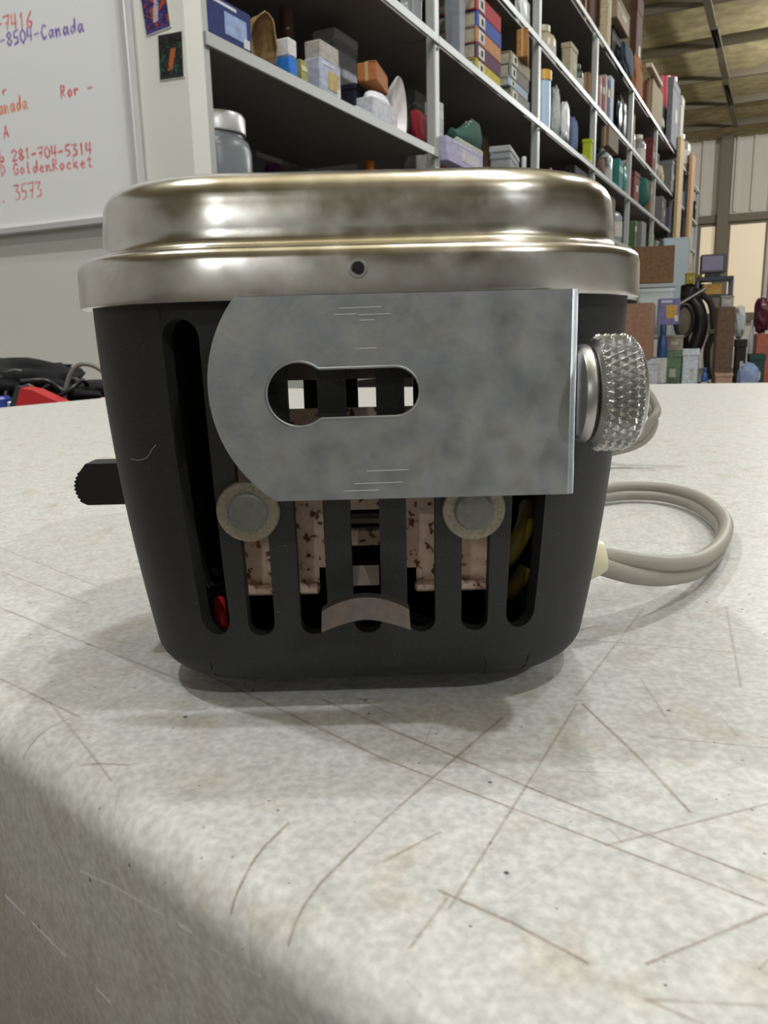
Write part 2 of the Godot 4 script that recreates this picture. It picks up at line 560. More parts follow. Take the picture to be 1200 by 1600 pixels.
func mark(px: PackedByteArray, n: int, pts: Array, r: float, c: Color, alpha: float, r3: RandomNumberGenerator, gaps := 0.0) -> void:
	# a scratch: short strokes whose depth varies
	for s in pts.size() - 1:
		var a: Vector2 = pts[s]
		var b: Vector2 = pts[s + 1]
		var steps := int(a.distance_to(b) / maxf(r * 0.9, 0.7)) + 1
		var on := 1.0
		var k := alpha
		for i in steps:
			if i % 14 == 0:
				k = alpha * r3.randf_range(0.45, 1.0)
				on = 0.0 if r3.randf() < gaps else 1.0
			if on == 0.0: continue
			var p := a.lerp(b, float(i) / steps)
			stamp(px, n, p.x + r3.randf_range(-0.25, 0.25), p.y + r3.randf_range(-0.25, 0.25), r * r3.randf_range(0.8, 1.1), c, k * 0.55)

func make_table() -> void:
	var N := 1536
	var SPAN := 0.28
	var A0 := -0.26
	var V1 := 0.26
	var fl := func(freq: float, seed_: int, oct: int) -> FastNoiseLite:
		var f := FastNoiseLite.new()
		f.seed = seed_; f.frequency = freq; f.fractal_octaves = oct
		f.noise_type = FastNoiseLite.TYPE_SIMPLEX_SMOOTH
		return f
	var px := table_pixels(grey(fl.call(0.03, 71, 4).get_image(N, N, false, false, false)), grey(fl.call(0.10, 72, 5).get_image(N, N, false, false, false)), grey(fl.call(0.012, 73, 4).get_image(N, N, false, false, false)), N * N)
	var r3 := RandomNumberGenerator.new()
	r3.seed = 9
	var mm := N / SPAN / 1000.0
	var uvp := func(a: float, v: float) -> Vector2: return Vector2((a - A0) / SPAN * N, (V1 - v) / SPAN * N)
	var brown := Color(0.43, 0.37, 0.33)
	for i in 420:
		var p := Vector2(r3.randf() * N, r3.randf() * N)
		var d := Vector2.from_angle(r3.randf() * TAU) * r3.randf_range(8, 70)
		mark(px, N, [p, p + d], r3.randf_range(0.35, 0.8), brown.lerp(Color(0.93, 0.92, 0.88), 0.0 if r3.randf() < 0.6 else 1.0), r3.randf_range(0.12, 0.4), r3)
	for d in DARK_MARKS:
		var pts := []
		for i in range(2, d.size(), 2): pts.append(uvp.call(d[i], d[i + 1]))
		mark(px, N, pts, d[0] * mm * 0.5, brown, d[1], r3)
		mark(px, N, pts, d[0] * mm * 1.1, Color(0.62, 0.58, 0.53), d[1] * 0.35, r3)
	for d in PALE_MARKS:
		var pts := []
		for i in range(2, d.size(), 2): pts.append(uvp.call(d[i], d[i + 1]))
		mark(px, N, pts, d[0] * mm * 0.6, Color(1.0, 1.0, 0.98), minf(d[1] * 1.8, 1.6), r3, 0.25)
	for i in 800:
		var big := r3.randf()
		stamp(px, N, r3.randf() * N, r3.randf() * N, r3.randf_range(0.3, 0.9) if big < 0.8 else r3.randf_range(0.9, 2.0), Color(0.22, 0.21, 0.22), r3.randf_range(0.4, 0.95))
	M.table_near = mat(Color(1, 1, 1), 0.42)
	M.table_near.albedo_texture = ImageTexture.create_from_image(Image.create_from_data(N, N, false, Image.FORMAT_RGB8, px))
	var px2 := table_pixels(grey(noise_img(512, 0.03, 71)), grey(noise_img(512, 0.10, 72, 5)), grey(noise_img(512, 0.012, 73)), 512 * 512)
	M.table_far = mat(Color(1, 1, 1), 0.42)
	M.table_far.albedo_texture = ImageTexture.create_from_image(Image.create_from_data(512, 512, false, Image.FORMAT_RGB8, px2))
	triplanar(M.table_far, N / SPAN / 512.0)

	var o := thing("folding_table", "cream plastic folding table with scratched mottled top", "table", Vector3.ZERO)
	var top := ArrayMesh.new()
	var quadpoly := PackedVector2Array([Vector2(-0.74, BF), Vector2(-0.838, 0.565), Vector2(0.578, 1.432), Vector2(1.09, BF)])
	var NA0 := -0.26; var NA1 := 0.02; var NB1 := 0.26
	# near patch, lip and side with its own marks
	var near := begin()
	var prof := []   # [b, y, v]
	for i in 9: prof.append([lerpf(NB1, BF, i / 8.0), 0.0, lerpf(NB1, BF, i / 8.0)])
	for i in range(1, 9):
		var ph := PI / 2 * i / 8.0
		prof.append([BF - RR * sin(ph), -RR + RR * cos(ph), BF - RR * ph])
	prof.append([BF - RR, -SIDE, BF - RR * PI / 2 - (SIDE - RR)])
	prof.append([BF - RR + 0.003, -SIDE - 0.003, BF - RR * PI / 2 - (SIDE - RR) - 0.004])
	prof.append([BF - RR + 0.02, -SIDE - 0.003, BF - RR * PI / 2 - (SIDE - RR) - 0.004])
	var strip := func(st: SurfaceTool, a0: float, a1: float, from: int) -> void:
		st.set_smooth_group(1)
		for i in range(from, prof.size() - 1):
			var p: Array = prof[i]
			var q: Array = prof[i + 1]
			for e in [[a0, p], [a1, p], [a1, q], [a0, p], [a1, q], [a0, q]]:
				st.set_uv(Vector2((e[0] - A0) / SPAN, (V1 - e[1][2]) / SPAN))
				st.add_vertex(tp(e[0], e[1][0], e[1][1]))
	strip.call(near, NA0, NA1, 0)
	near.generate_normals()
	near.commit(top)
	top.surface_set_material(0, M.table_near)
	var far := begin()
	for r in [[-0.74, NA0], [NA1, 1.09]]: strip.call(far, r[0], r[1], 8)
	far.set_smooth_group(1)
	for poly in Geometry2D.clip_polygons(quadpoly, PackedVector2Array([Vector2(NA0, BF - 0.01), Vector2(NA1, BF - 0.01), Vector2(NA1, NB1), Vector2(NA0, NB1)])):
		var idx := Geometry2D.triangulate_polygon(poly)
		for i in idx: far.add_vertex(tp(poly[i].x, poly[i].y))
	# the other three edges
	far.set_smooth_group(-1)
	for i in 3:
		var a := quadpoly[i]; var b := quadpoly[i + 1]
		var outn := Vector2(a.y - b.y, b.x - a.x).normalized() * 0.004
		quad(far, tp(a.x, a.y), tp(b.x, b.y), tp(b.x + outn.x, b.y + outn.y, -0.004), tp(a.x + outn.x, a.y + outn.y, -0.004))
		quad(far, tp(a.x + outn.x, a.y + outn.y, -0.004), tp(b.x + outn.x, b.y + outn.y, -0.004), tp(b.x + outn.x, b.y + outn.y, -SIDE), tp(a.x + outn.x, a.y + outn.y, -SIDE))
	quad(far, tp(-0.74, BF, -0.03), tp(1.09, BF, -0.03), tp(0.578, 1.432, -0.03), tp(-0.838, 0.565, -0.03))
	far.generate_normals()
	far.commit(top)
	top.surface_set_material(1, M.table_far)
	put_mesh(top, "tabletop", null, o)
	for f in [[-0.62, 0.26, 0.5], [0.55, 0.26, 0.75]]:
		var st := begin()
		tube(st, [tp(f[0], f[1], -0.03), tp(f[0], f[1], FLOOR_Y + 0.001)], 0.013, 10)
		part(st, "leg", M.dark_steel, o)
		st = begin()
		tube(st, [tp(f[0], f[2], -0.03), tp(f[0], f[2], FLOOR_Y + 0.001)], 0.013, 10)
		part(st, "leg", M.dark_steel, o)
		st = begin()
		tube(st, [tp(f[0], f[1], -0.5), tp(f[0], f[2], -0.5)], 0.011, 10)
		part(st, "stretcher", M.dark_steel, o)

# ---------------------------------------------------------------- the appliance
# Housing: a slightly tapering tub of rounded-rectangular section. p runs along the front wall through both
# front corners (straight for |p| < PS, then round the corner); v is the height.
const PS := 0.0177
const PR := 0.026
const VT := 0.0655
func half_x(v: float, off: float) -> float:
	var k := clampf(1.0 - v / 0.063, 0.0, 1.0)
	return 0.0437 - 0.0066 * k * k - under(v) - off
func half_z(v: float, off: float) -> float:
	var k := clampf(1.0 - v / 0.063, 0.0, 1.0)
	return 0.0370 - 0.0060 * pow(k, 1.3) - under(v) - off
func under(v: float) -> float:
	var r := 0.0045
	if v >= r: return 0.0
	return r - sqrt(maxf(r * r - (r - v) * (r - v), 0.0))
func wall_point(p: float, v: float, off: float, back := false) -> Vector3:
	var hx := half_x(v, 0.0)
	var hz := half_z(v, 0.0)
	var r := hx - PS
	var q := Vector3.ZERO
	if absf(p) <= PS:
		q = Vector3(p, v, hz - off)
	else:
		var th := (absf(p) - PS) / PR
		q = Vector3(signf(p) * (PS + (r - off) * sin(th)), v, hz - r + (r - off) * cos(th))
	if back: q.z = -q.z
	return q

const SLOTS := [[-0.0251, 0.0029], [-0.0166, 0.00215], [-0.0083, 0.00215], [0.0, 0.00215], [0.0083, 0.00215], [0.0166, 0.00215], [0.0251, 0.0029]]
const SLOT_B := 0.0100
const SLOT_T := 0.0608

func housing(st: SurfaceTool) -> void:
	var END := PS + PR * PI / 2
	var thick := 0.0024
	# columns along p: [p, in slot, gap bottom, gap top]
	var cols := []
	var p := -END
	var marks_ := [-END]
	for i in 9: marks_.append(-END + (END - 0.0280) * (i + 1) / 9.0)
	for s in SLOTS:
		for i in 11: marks_.append(s[0] - s[1] * cos(PI * i / 10.0))
	for i in 9: marks_.append(0.0280 + (END - 0.0280) * (i + 1) / 9.0)
	for m in marks_: cols.append(m)
	cols.sort()
	var vs := [0.0, 0.0003, 0.0009, 0.0017, 0.0027, 0.0037, 0.0048]
	for i in 15: vs.append(lerpf(0.0048, VT, (i + 1) / 15.0))
	for back in [false, true]:
		for side in [0.0, thick]:
			st.set_smooth_group(1 if side == 0.0 else 2)
			for c in cols.size() - 1:
				var p0: float = cols[c]
				var p1: float = cols[c + 1]
				if p1 - p0 < 1e-6: continue
				var g := gap_at((p0 + p1) / 2.0)
				if g == null:
					for j in vs.size() - 1:
						_q(st, back != (side > 0), wall_point(p0, vs[j], side, back), wall_point(p1, vs[j], side, back), wall_point(p1, vs[j + 1], side, back), wall_point(p0, vs[j + 1], side, back))
				else:
					var g0 := gap_edges(g, p0)
					var g1 := gap_edges(g, p1)
					var low := [0.0, 0.001, 0.0027, 0.0048, SLOT_B - 0.002]
					for j in 5:
						var a0: float = low[j]
						var b0: float = low[j + 1] if j < 4 else g0.x
						var b1: float = low[j + 1] if j < 4 else g1.x
						_q(st, back != (side > 0), wall_point(p0, a0, side, back), wall_point(p1, a0, side, back), wall_point(p1, b1, side, back), wall_point(p0, b0, side, back))
					_q(st, back != (side > 0), wall_point(p0, g0.y, side, back), wall_point(p1, g1.y, side, back), wall_point(p1, VT, side, back), wall_point(p0, VT, side, back))
					if side > 0.0: continue
					# rim of the slot, through the thickness of the wall
					st.set_smooth_group(3)
					_q(st, back, wall_point(p0, g0.x, 0, back), wall_point(p1, g1.x, 0, back), wall_point(p1, g1.x, thick, back), wall_point(p0, g0.x, thick, back))
					_q(st, not back, wall_point(p0, g0.y, 0, back), wall_point(p1, g1.y, 0, back), wall_point(p1, g1.y, thick, back), wall_point(p0, g0.y, thick, back))
					st.set_smooth_group(1)
		# straight flanks of the slots
		st.set_smooth_group(-1)
		for s in SLOTS:
			for e in [-1.0, 1.0]:
				var pe: float = s[0] + e * s[1]
				for k in 10:
					var v0 := lerpf(SLOT_B + s[1], SLOT_T - s[1], k / 10.0)
					var v1 := lerpf(SLOT_B + s[1], SLOT_T - s[1], (k + 1) / 10.0)
					_q(st, (e > 0) == back, wall_point(pe, v0, 0, back), wall_point(pe, v1, 0, back), wall_point(pe, v1, thick, back), wall_point(pe, v0, thick, back))
	# flat sides
	for sx in [-1.0, 1.0]:
		for side in [0.0, thick]:
			st.set_smooth_group(1 if side == 0.0 else 2)
			for j in vs.size() - 1:
				_q(st, (sx > 0) != (side > 0), wall_point(sx * END, vs[j], side), wall_point(sx * END, vs[j + 1], side), wall_point(sx * END, vs[j + 1], side, true), wall_point(sx * END, vs[j], side, true))
	# bottom, outside and inside
	for v in [0.0, 0.003]:
		st.set_smooth_group(-1)
		for c in cols.size() - 1:
			for back in [false, true]:
				st.add_vertex(Vector3(0, v, 0)); st.add_vertex(wall_point(cols[c], v, 0.0 if v == 0.0 else thick, back)); st.add_vertex(wall_point(cols[c + 1], v, 0.0 if v == 0.0 else thick, back))
		for sx in [-1.0, 1.0]:
			st.add_vertex(Vector3(0, v, 0)); st.add_vertex(wall_point(sx * END, v, 0.0 if v == 0.0 else thick)); st.add_vertex(wall_point(sx * END, v, 0.0 if v == 0.0 else thick, true))

func gap_at(p: float) -> Variant:
	for s in SLOTS:
		if absf(p - s[0]) < s[1]: return s
	return null
func gap_edges(s: Array, p: float) -> Vector2:
	var h := sqrt(maxf(s[1] * s[1] - (p - s[0]) * (p - s[0]), 0.0))
	return Vector2(SLOT_B + s[1] - h, SLOT_T - s[1] + h)

func ring(hx: float, hz: float, r: float, y: float) -> Array:
	var out := []
	for c in 4:
		var cx: float = (hx - r) * [1.0, -1.0, -1.0, 1.0][c]
		var cz: float = (hz - r) * [1.0, 1.0, -1.0, -1.0][c]
		for i in 13:
			var a := PI / 2 * (c + i / 12.0)
			out.append(Vector3(cx + r * cos(a), y, cz + r * sin(a)))
	return out

func loft(st: SurfaceTool, prof: Array, hx: float, hz: float, r: float) -> void:
	# prof: Vector2(inset, height)
	var sg := 1
	var prev := []
	for i in prof.size():
		var rg := ring(hx - prof[i].x, hz - prof[i].x, maxf(r - prof[i].x, 0.0005), prof[i].y)
		if i > 0:
			if i > 1:
				var d0: Vector2 = (prof[i - 1] - prof[i - 2]).normalized()
				var d1: Vector2 = (prof[i] - prof[i - 1]).normalized()
				if absf(d0.angle_to(d1)) > 0.75: sg += 1
			st.set_smooth_group(sg)
			for k in rg.size():
				var k2 := (k + 1) % rg.size()
				quad(st, prev[k], prev[k2], rg[k2], rg[k])
		prev = rg
	st.set_smooth_group(sg)
	var c := Vector3(0, prof[prof.size() - 1].y, 0)
	for k in prev.size():
		st.add_vertex(c); st.add_vertex(prev[k]); st.add_vertex(prev[(k + 1) % prev.size()])

func make_appliance() -> void:
	var o := thing("vented_appliance", "old black vented appliance with bright metal lid, bracket plate and knurled thumbscrew", "appliance", Vector3(-0.0030, 0.0, -0.150), deg_to_rad(0.2))
	# housing
	var st := begin()
	housing(st)
	var body := part(st, "housing", M.black, o)
	body.position.y = 0.0034
	body.scale.y = 0.948
	body.set_meta("label", "black housing with upright vent slots")
	for f in [[-0.022, 0.006], [0.022, 0.006], [-0.022, -0.018], [0.022, -0.018]]:
		st = begin()
		lathe(st, [Vector2(0, 0.0035), Vector2(0.005, 0.0035), Vector2(0.005, 0.0006), Vector2(0.0044, 0.0), Vector2(0, 0.0)], 20, Transform3D(Basis.IDENTITY, Vector3(f[0], 0.0, f[1])))
		part(st, "foot", M.black_plastic, o)
	# lid of drawn bright metal: skirt, ledge, cove, dome
	st = begin()
	var lp := [Vector2(0.0022, 0.0645), Vector2(0.0004, 0.0630), Vector2(0.0001, 0.0631), Vector2(0.0, 0.0636), Vector2(0.00005, 0.0660), Vector2(0.0001, 0.0686), Vector2(0.0003, 0.0695), Vector2(0.0008, 0.0701), Vector2(0.0015, 0.0704), Vector2(0.0027, 0.0706), Vector2(0.0034, 0.0708), Vector2(0.0039, 0.0713), Vector2(0.0042, 0.0721), Vector2(0.0042, 0.0735), Vector2(0.00428, 0.0752), Vector2(0.0044, 0.0762), Vector2(0.00448, 0.0769), Vector2(0.0046, 0.0776)]
	for i in 9:
		var a := PI / 2 * (i + 1) / 9.0
		lp.append(Vector2(0.0046 + 0.0042 * (1.0 - cos(a)), 0.0776 + 0.0042 * sin(a)))
	lp.append(Vector2(0.016, 0.0819))
	lp.append(Vector2(0.025, 0.0820))
	for i in lp.size():
		if lp[i].y > 0.066: lp[i].y = 0.066 + (lp[i].y - 0.066) * 0.92
	loft(st, lp, 0.045, 0.040, 0.0275)
	var lid := part(st, "lid", M.lid, o)
	lid.set_meta("label", "bright drawn metal lid")
	st = begin()
	lathe(st, [Vector2(0.0, 0.0003), Vector2(0.0007, 0.0003), Vector2(0.0009, 0.0006), Vector2(0.0012, 0.0006), Vector2(0.0013, 0.0)], 18, Transform3D(Basis(Vector3.RIGHT, PI / 2), Vector3(0.0002, 0.0668, 0.0398)))
	part(st, "eyelet", M.knurl, lid)
	st = begin()
	lathe(st, [Vector2(0.0, 0.0), Vector2(0.0007, 0.0)], 14, Transform3D(Basis(Vector3.RIGHT, PI / 2), Vector3(0.0002, 0.0668, 0.04015)))
	part(st, "eyelet_hole", M.black_plastic, lid)
	# bracket plate with its keyhole, bent back at one end
	st = begin()
	var zf := 0.0428
	var th := 0.0010
	var yt := 0.0634
	var yb := 0.0363
	var ym := 0.0508
	var ac := Vector2(-0.0017, 0.0517)
	var ar := 0.0184
	var xr := 0.0280
	var kc := Vector2(-0.0081, 0.0507)
	var kr := 0.0043
	var sr := 0.0033
	var se := Vector2(0.0047, ym)
	var jx := kc.x + sqrt(kr * kr - sr * sr)
	var a_top := PI - asin((yt - ac.y) / ar)
	var a_mid := PI - asin((ym - ac.y) / ar)
	var a_bot := PI - asin((yb - ac.y) / ar)
	var upper := PackedVector2Array()
	upper.append(Vector2(xr, ym)); upper.append(Vector2(xr, yt))
	upper.append_array(arc(ac, ar, a_top, a_mid, 14))
	upper.append_array(arc(kc, kr, PI, asin(sr / kr), 14))
	upper.append_array(arc(se, sr, PI / 2, 0.0, 8))
	var lower := PackedVector2Array()
	lower.append(Vector2(xr, ym))
	lower.append_array(arc(se, sr, 0.0, -PI / 2, 8))
	lower.append_array(arc(kc, kr, -asin(sr / kr), -PI, 14))
	lower.append_array(arc(ac, ar, a_mid, a_bot, 14))
	lower.append(Vector2(xr, yb))
	slab(st, upper, zf - th, zf, Transform3D.IDENTITY)
	slab(st, lower, zf - th, zf, Transform3D.IDENTITY)
	# bend and return
	var ro := 0.0010
	st.set_smooth_group(1)
	for i in 6:
		var a0 := PI / 2 * i / 6.0
		var a1 := PI / 2 * (i + 1) / 6.0
		for e in [ro, ro - th * 0.8]:
			var A := Vector3(xr + e * sin(a0), yb, zf - ro + e * cos(a0))
			var B := Vector3(xr + e * sin(a1), yb, zf - ro + e * cos(a1))
			var up := Vector3(0, yt - yb, 0)
			_q(st, e < ro, A, B, B + up, A + up)
		for y in [yb, yt]:
			quad(st, Vector3(xr + ro * sin(a0), y, zf - ro + ro * cos(a0)), Vector3(xr + ro * sin(a1), y, zf - ro + ro * cos(a1)), Vector3(xr + (ro - th * 0.8) * sin(a1), y, zf - ro + (ro - th * 0.8) * cos(a1)), Vector3(xr + (ro - th * 0.8) * sin(a0), y, zf - ro + (ro - th * 0.8) * cos(a0)))
	cbox(st, Vector3(xr + ro - th / 2, (yt + yb) / 2, (0.0354 + zf - ro) / 2), Vector3(th, yt - yb, zf - ro - 0.0354))
	var plate := part(st, "bracket_plate", M.zinc, o)
	plate.set_meta("label", "dull zinc bracket plate with a keyhole slot")
	for g in [[0.0004, 0.0617, 0.0055], [0.0022, 0.0608, 0.0042], [-0.0016, 0.0609, 0.003], [0.0012, 0.0601, 0.0020], [0.0010, 0.0565, 0.0028], [0.0035, 0.0402, 0.0056], [0.0022, 0.0385, 0.0066], [-0.0002, 0.0375, 0.0048]]:
		box_part("scratch_glint", M.frame_alu, plate, Vector3(g[0], g[1], zf + 0.00001), Vector3(g[2], 0.00011, 0.00006), 0.00002, Basis(Vector3.BACK, 0.012))  # scratches with their glint put in as strips of brighter metal
	# rolled rim of the keyhole
	st = begin()
	var loop := []
	for q in arc(kc, kr, TAU - asin(sr / kr), asin(sr / kr), 26): loop.append(Vector3(q.x, q.y, zf))
	for q in arc(se, sr, PI / 2, -PI / 2, 12): loop.append(Vector3(q.x, q.y, zf))
	loop.append(loop[0])
	tube(st, loop, 0.0002, 8, false)
	part(st, "keyhole_rim", M.zinc, plate)
	# thumbscrew: collar and knurled head, axis across
	var screw := Node3D.new()
	screw.name = "thumbscrew"
	screw.position = Vector3(xr + ro, 0.0497, 0.0402)
	screw.rotation.z = -PI / 2
	o.add_child(screw)
	screw.set_meta("label", "thumbscrew with diamond-knurled head")
	st = begin()
	lathe(st, [Vector2(0, 0.0), Vector2(0.0058, 0.0), Vector2(0.0064, 0.0004), Vector2(0.0066, 0.0009), Vector2(0.0066, 0.0016), Vector2(0.0062, 0.0021), Vector2(0.0058, 0.0023)], 48)
	part(st, "collar", M.knurl, screw)
	st = begin()
	tube(st, [Vector3(0, -0.012, 0), Vector3(0, 0.002, 0)], 0.0018, 12)
	part(st, "shank", M.knurl, screw)
	st = begin()
	var KN := 42
	var NT := KN * 10
	var y0 := 0.0022
	var ln := 0.0059
	var NX := 30
	var kp := 0.0022
	var grid := []
	for j in NX + 1:
		var row := []
		var y := y0 + ln * j / NX
		var edge := minf(float(j), float(NX - j)) / NX * ln
		for i in NT:
			var u := float(i) / NT * KN
			var w := (y - y0) / kp
			var f1 := 1.0 - 2.0 * absf(fposmod(u + w, 1.0) - 0.5)
			var f2 := 1.0 - 2.0 * absf(fposmod(u - w, 1.0) - 0.5)
			var rr := 0.00727 + 0.0007 * minf(f1, f2)
			rr = minf(rr, 0.0068 + edge * 1.1)
			var a := TAU * i / NT
			row.append(Vector3(rr * cos(a), y, rr * sin(a)))
		grid.append(row)
	st.set_smooth_group(-1)
	for j in NX:
		for i in NT:
			var i2 := (i + 1) % NT
			quad(st, grid[j][i], grid[j + 1][i], grid[j + 1][i2], grid[j][i2])
	lathe(st, [Vector2(0.0054, y0 + 0.0002), Vector2(0.0064, y0 - 0.0001), Vector2(0.0068, y0)], 64)
	lathe(st, [Vector2(0.0068, y0 + ln), Vector2(0.0060, y0 + ln + 0.0004), Vector2(0.0, y0 + ln + 0.0004)], 64)
	part(st, "knurled_head", M.knurl, screw)
	# chips in the plating of the lid, a small hole in the wall and a thread of lint
	for ch in [[-0.0139, 0.0697, 0.0361, 0.00028], [-0.0132, 0.0705, 0.0359, 0.00035], [-0.0311, 0.0696, 0.0293, 0.00025], [0.0275, 0.0692, 0.0318, 0.00022]]:
		st = begin()
		lathe(st, [Vector2(0.0, ch[3]), Vector2(ch[3] * 0.7, ch[3] * 0.7), Vector2(ch[3], 0.0), Vector2(ch[3] * 0.7, -ch[3] * 0.7), Vector2(0.0, -ch[3])], 10, Transform3D(Basis.IDENTITY, Vector3(ch[0], ch[1], ch[2])))
		part(st, "chip", M.black_plastic, lid)
	st = begin()
	lathe(st, [Vector2(0.0, 0.0), Vector2(0.0008, 0.0)], 16, Transform3D(Basis(Vector3.RIGHT, PI / 2), Vector3(-0.0122, 0.0512, half_z(0.0512, 0.0) + 0.0001)))
	part(st, "screw_hole", M.black_plastic, o)
	st = begin()
	tube(st, spline([Vector3(-0.0352, 0.0408, 0.0298), Vector3(-0.0337, 0.0407, 0.0308), Vector3(-0.0322, 0.0412, 0.0317), Vector3(-0.0312, 0.0424, 0.0324), Vector3(-0.0304, 0.0432, 0.0326)]), 0.00005, 5)
	part(st, "lint_thread", M.cord, o)
	# riveted washers
	for rv in [[-0.0171, 0.0333], [0.0161, 0.0327]]:
		var zz := half_z(rv[1], 0.0)
		var lean := Basis(Vector3.RIGHT, PI / 2 + 0.09)
		st = begin()
		lathe(st, [Vector2(0.0, 0.0), Vector2(0.0045, 0.0), Vector2(0.0047, 0.0003), Vector2(0.0045, 0.0007), Vector2(0.0, 0.0008)], 40, Transform3D(lean, Vector3(rv[0], rv[1], zz - 0.0001)))
		part(st, "washer", M.washer, o)
		st = begin()
		lathe(st, [Vector2(0.0029, 0.0006), Vector2(0.0029, 0.0010), Vector2(0.0026, 0.0013), Vector2(0.0014, 0.00145), Vector2(0.0, 0.0015)], 32, Transform3D(lean, Vector3(rv[0], rv[1], zz)))
		part(st, "rivet_head", M.rivet, o)
	# inner tin-plate frame seen through the slots
	st = begin()
	var fr := PackedVector2Array([Vector2(-0.0195, 0.0198), Vector2(-0.0076, 0.0198), Vector2(-0.0076, 0.0224), Vector2(-0.0058, 0.0224), Vector2(-0.0058, 0.0316), Vector2(0.0058, 0.0316), Vector2(0.0058, 0.0220), Vector2(0.0078, 0.0220), Vector2(0.0078, 0.0200), Vector2(0.0195, 0.0200), Vector2(0.0195, 0.0475), Vector2(-0.0195, 0.0475)])
	slab(st, fr, 0.0272, 0.0278)
	var frame := part(st, "inner_frame", M.copper, o)
	frame.set_meta("label", "rust-spotted tin-plate inner frame")
	st = begin()
	slab(st, PackedVector2Array([Vector2(-0.0195, 0.0518), Vector2(0.0195, 0.0518), Vector2(0.0195, 0.0610), Vector2(-0.0195, 0.0610)]), 0.0272, 0.0278)
	part(st, "upper_rail", M.steel_tab, frame)
	for lp2 in [[-0.0135, 0.012], [0.0135, 0.012]]:
		box_part("frame_lip", M.copper, frame, Vector3(lp2[0], 0.0192, 0.0283), Vector3(lp2[1], 0.0016, 0.0022), 0.0004)
	box_part("cross_bar", M.steel_tab, o, Vector3(0, 0.0288, 0.022), Vector3(0.011, 0.0012, 0.003), 0.0002)
	box_part("cross_bar", M.copper, o, Vector3(0, 0.0248, 0.018), Vector3(0.011, 0.0028, 0.002), 0.0002)
	box_part("added_dark_sheet", M.black_plastic, o, Vector3(0, 0.0215, -0.018), Vector3(0.052, 0.034, 0.0008), 0.0002)  # added black sheet, hides bright see-through so the lower slots stay dark
	box_part("floor_pan", M.black_plastic, o, Vector3(0, 0.0065, 0), Vector3(0.056, 0.002, 0.046), 0.0004)
	# release tab: neck through the middle slot and a saddle-shaped finger piece
	st = begin()
	slab(st, PackedVector2Array([Vector2(-0.0021, 0.0175), Vector2(0.0021, 0.0175), Vector2(0.0021, 0.0206), Vector2(-0.0021, 0.0206)]), 0.0, 0.001, Transform3D(Basis(Vector3.RIGHT, -0.35), Vector3(-0.0002, 0.0036, 0.0365)))
	var saddle := PackedVector2Array()
	for i in 13:
		var x := lerpf(-0.0064, 0.0064, i / 12.0)
		saddle.append(Vector2(x, 0.0192 - 0.0021 * pow(absf(x) / 0.0064, 2.0)))
	for i in 13:
		var x := lerpf(0.0064, -0.0064, i / 12.0)
		saddle.append(Vector2(x * 1.03, 0.0156 - 0.0019 * pow(absf(x) / 0.0064, 1.6)))
	slab(st, saddle, 0.0, 0.0016, Transform3D(Basis(Vector3.RIGHT, 0.12), Vector3(-0.0002, 0.0021, 0.0352)))
	var tab := part(st, "release_tab", M.steel_tab, o)
	tab.set_meta("label", "saddle-shaped metal release tab")
	# sliding switch at the side, serrated at its end
	st = begin()
	var sw := PackedVector2Array([Vector2(0.0, -0.0038), Vector2(0.0, 0.0040)])
	sw.append(Vector2(-0.0133, 0.0040))
	for i in 17:
		var f := i / 16.0
		var bulge := -0.0148 - 0.0011 * sin(PI * f)
		sw.append(Vector2(bulge + (0.00035 if i % 2 == 0 else 0.0), lerpf(0.0026, -0.0034, f)))
	sw.append(Vector2(-0.0136, -0.0038))
	slab(st, sw, -0.003, 0.003, Transform3D(Basis.IDENTITY, Vector3(-0.0388, 0.0322, 0.0)))
	part(st, "side_switch", M.black_plastic, o)
	# wires seen in the outer slots
	st = begin()
	tube(st, spline([Vector3(-0.0215, 0.009, 0.020), Vector3(-0.0228, 0.0105, 0.0245), Vector3(-0.0240, 0.0125, 0.0255), Vector3(-0.0252, 0.0155, 0.022)]), 0.0011, 10)
	part(st, "red_wire", M.red_wire, o)
	st = begin()
	tube(st, spline([Vector3(0.0205, 0.0175, 0.012), Vector3(0.0235, 0.0205, 0.0185), Vector3(0.0262, 0.0255, 0.0195), Vector3(0.028, 0.0285, 0.014)]), 0.0016, 10)
	part(st, "yellow_wire", M.yellow_wire, o)
	st = begin()
	tube(st, spline([Vector3(0.0240, 0.012, 0.010), Vector3(0.0250, 0.0140, 0.0165), Vector3(0.0275, 0.0180, 0.016)]), 0.0014, 10)
	part(st, "yellow_wire", M.yellow_wire, o)
	# power cord: two insulated strands side by side
	var inv := o.transform.affine_inverse()
	st = begin()
	lathe(st, [Vector2(0.0, 0.0), Vector2(0.0044, 0.0), Vector2(0.0044, 0.0016), Vector2(0.0038, 0.0034), Vector2(0.0030, 0.0052), Vector2(0.0, 0.0052)], 28, Transform3D(Basis(Vector3.BACK, -PI / 2 + 0.12), Vector3(0.0400, 0.0150, 0.0015)))
	part(st, "grommet", M.grommet, o)
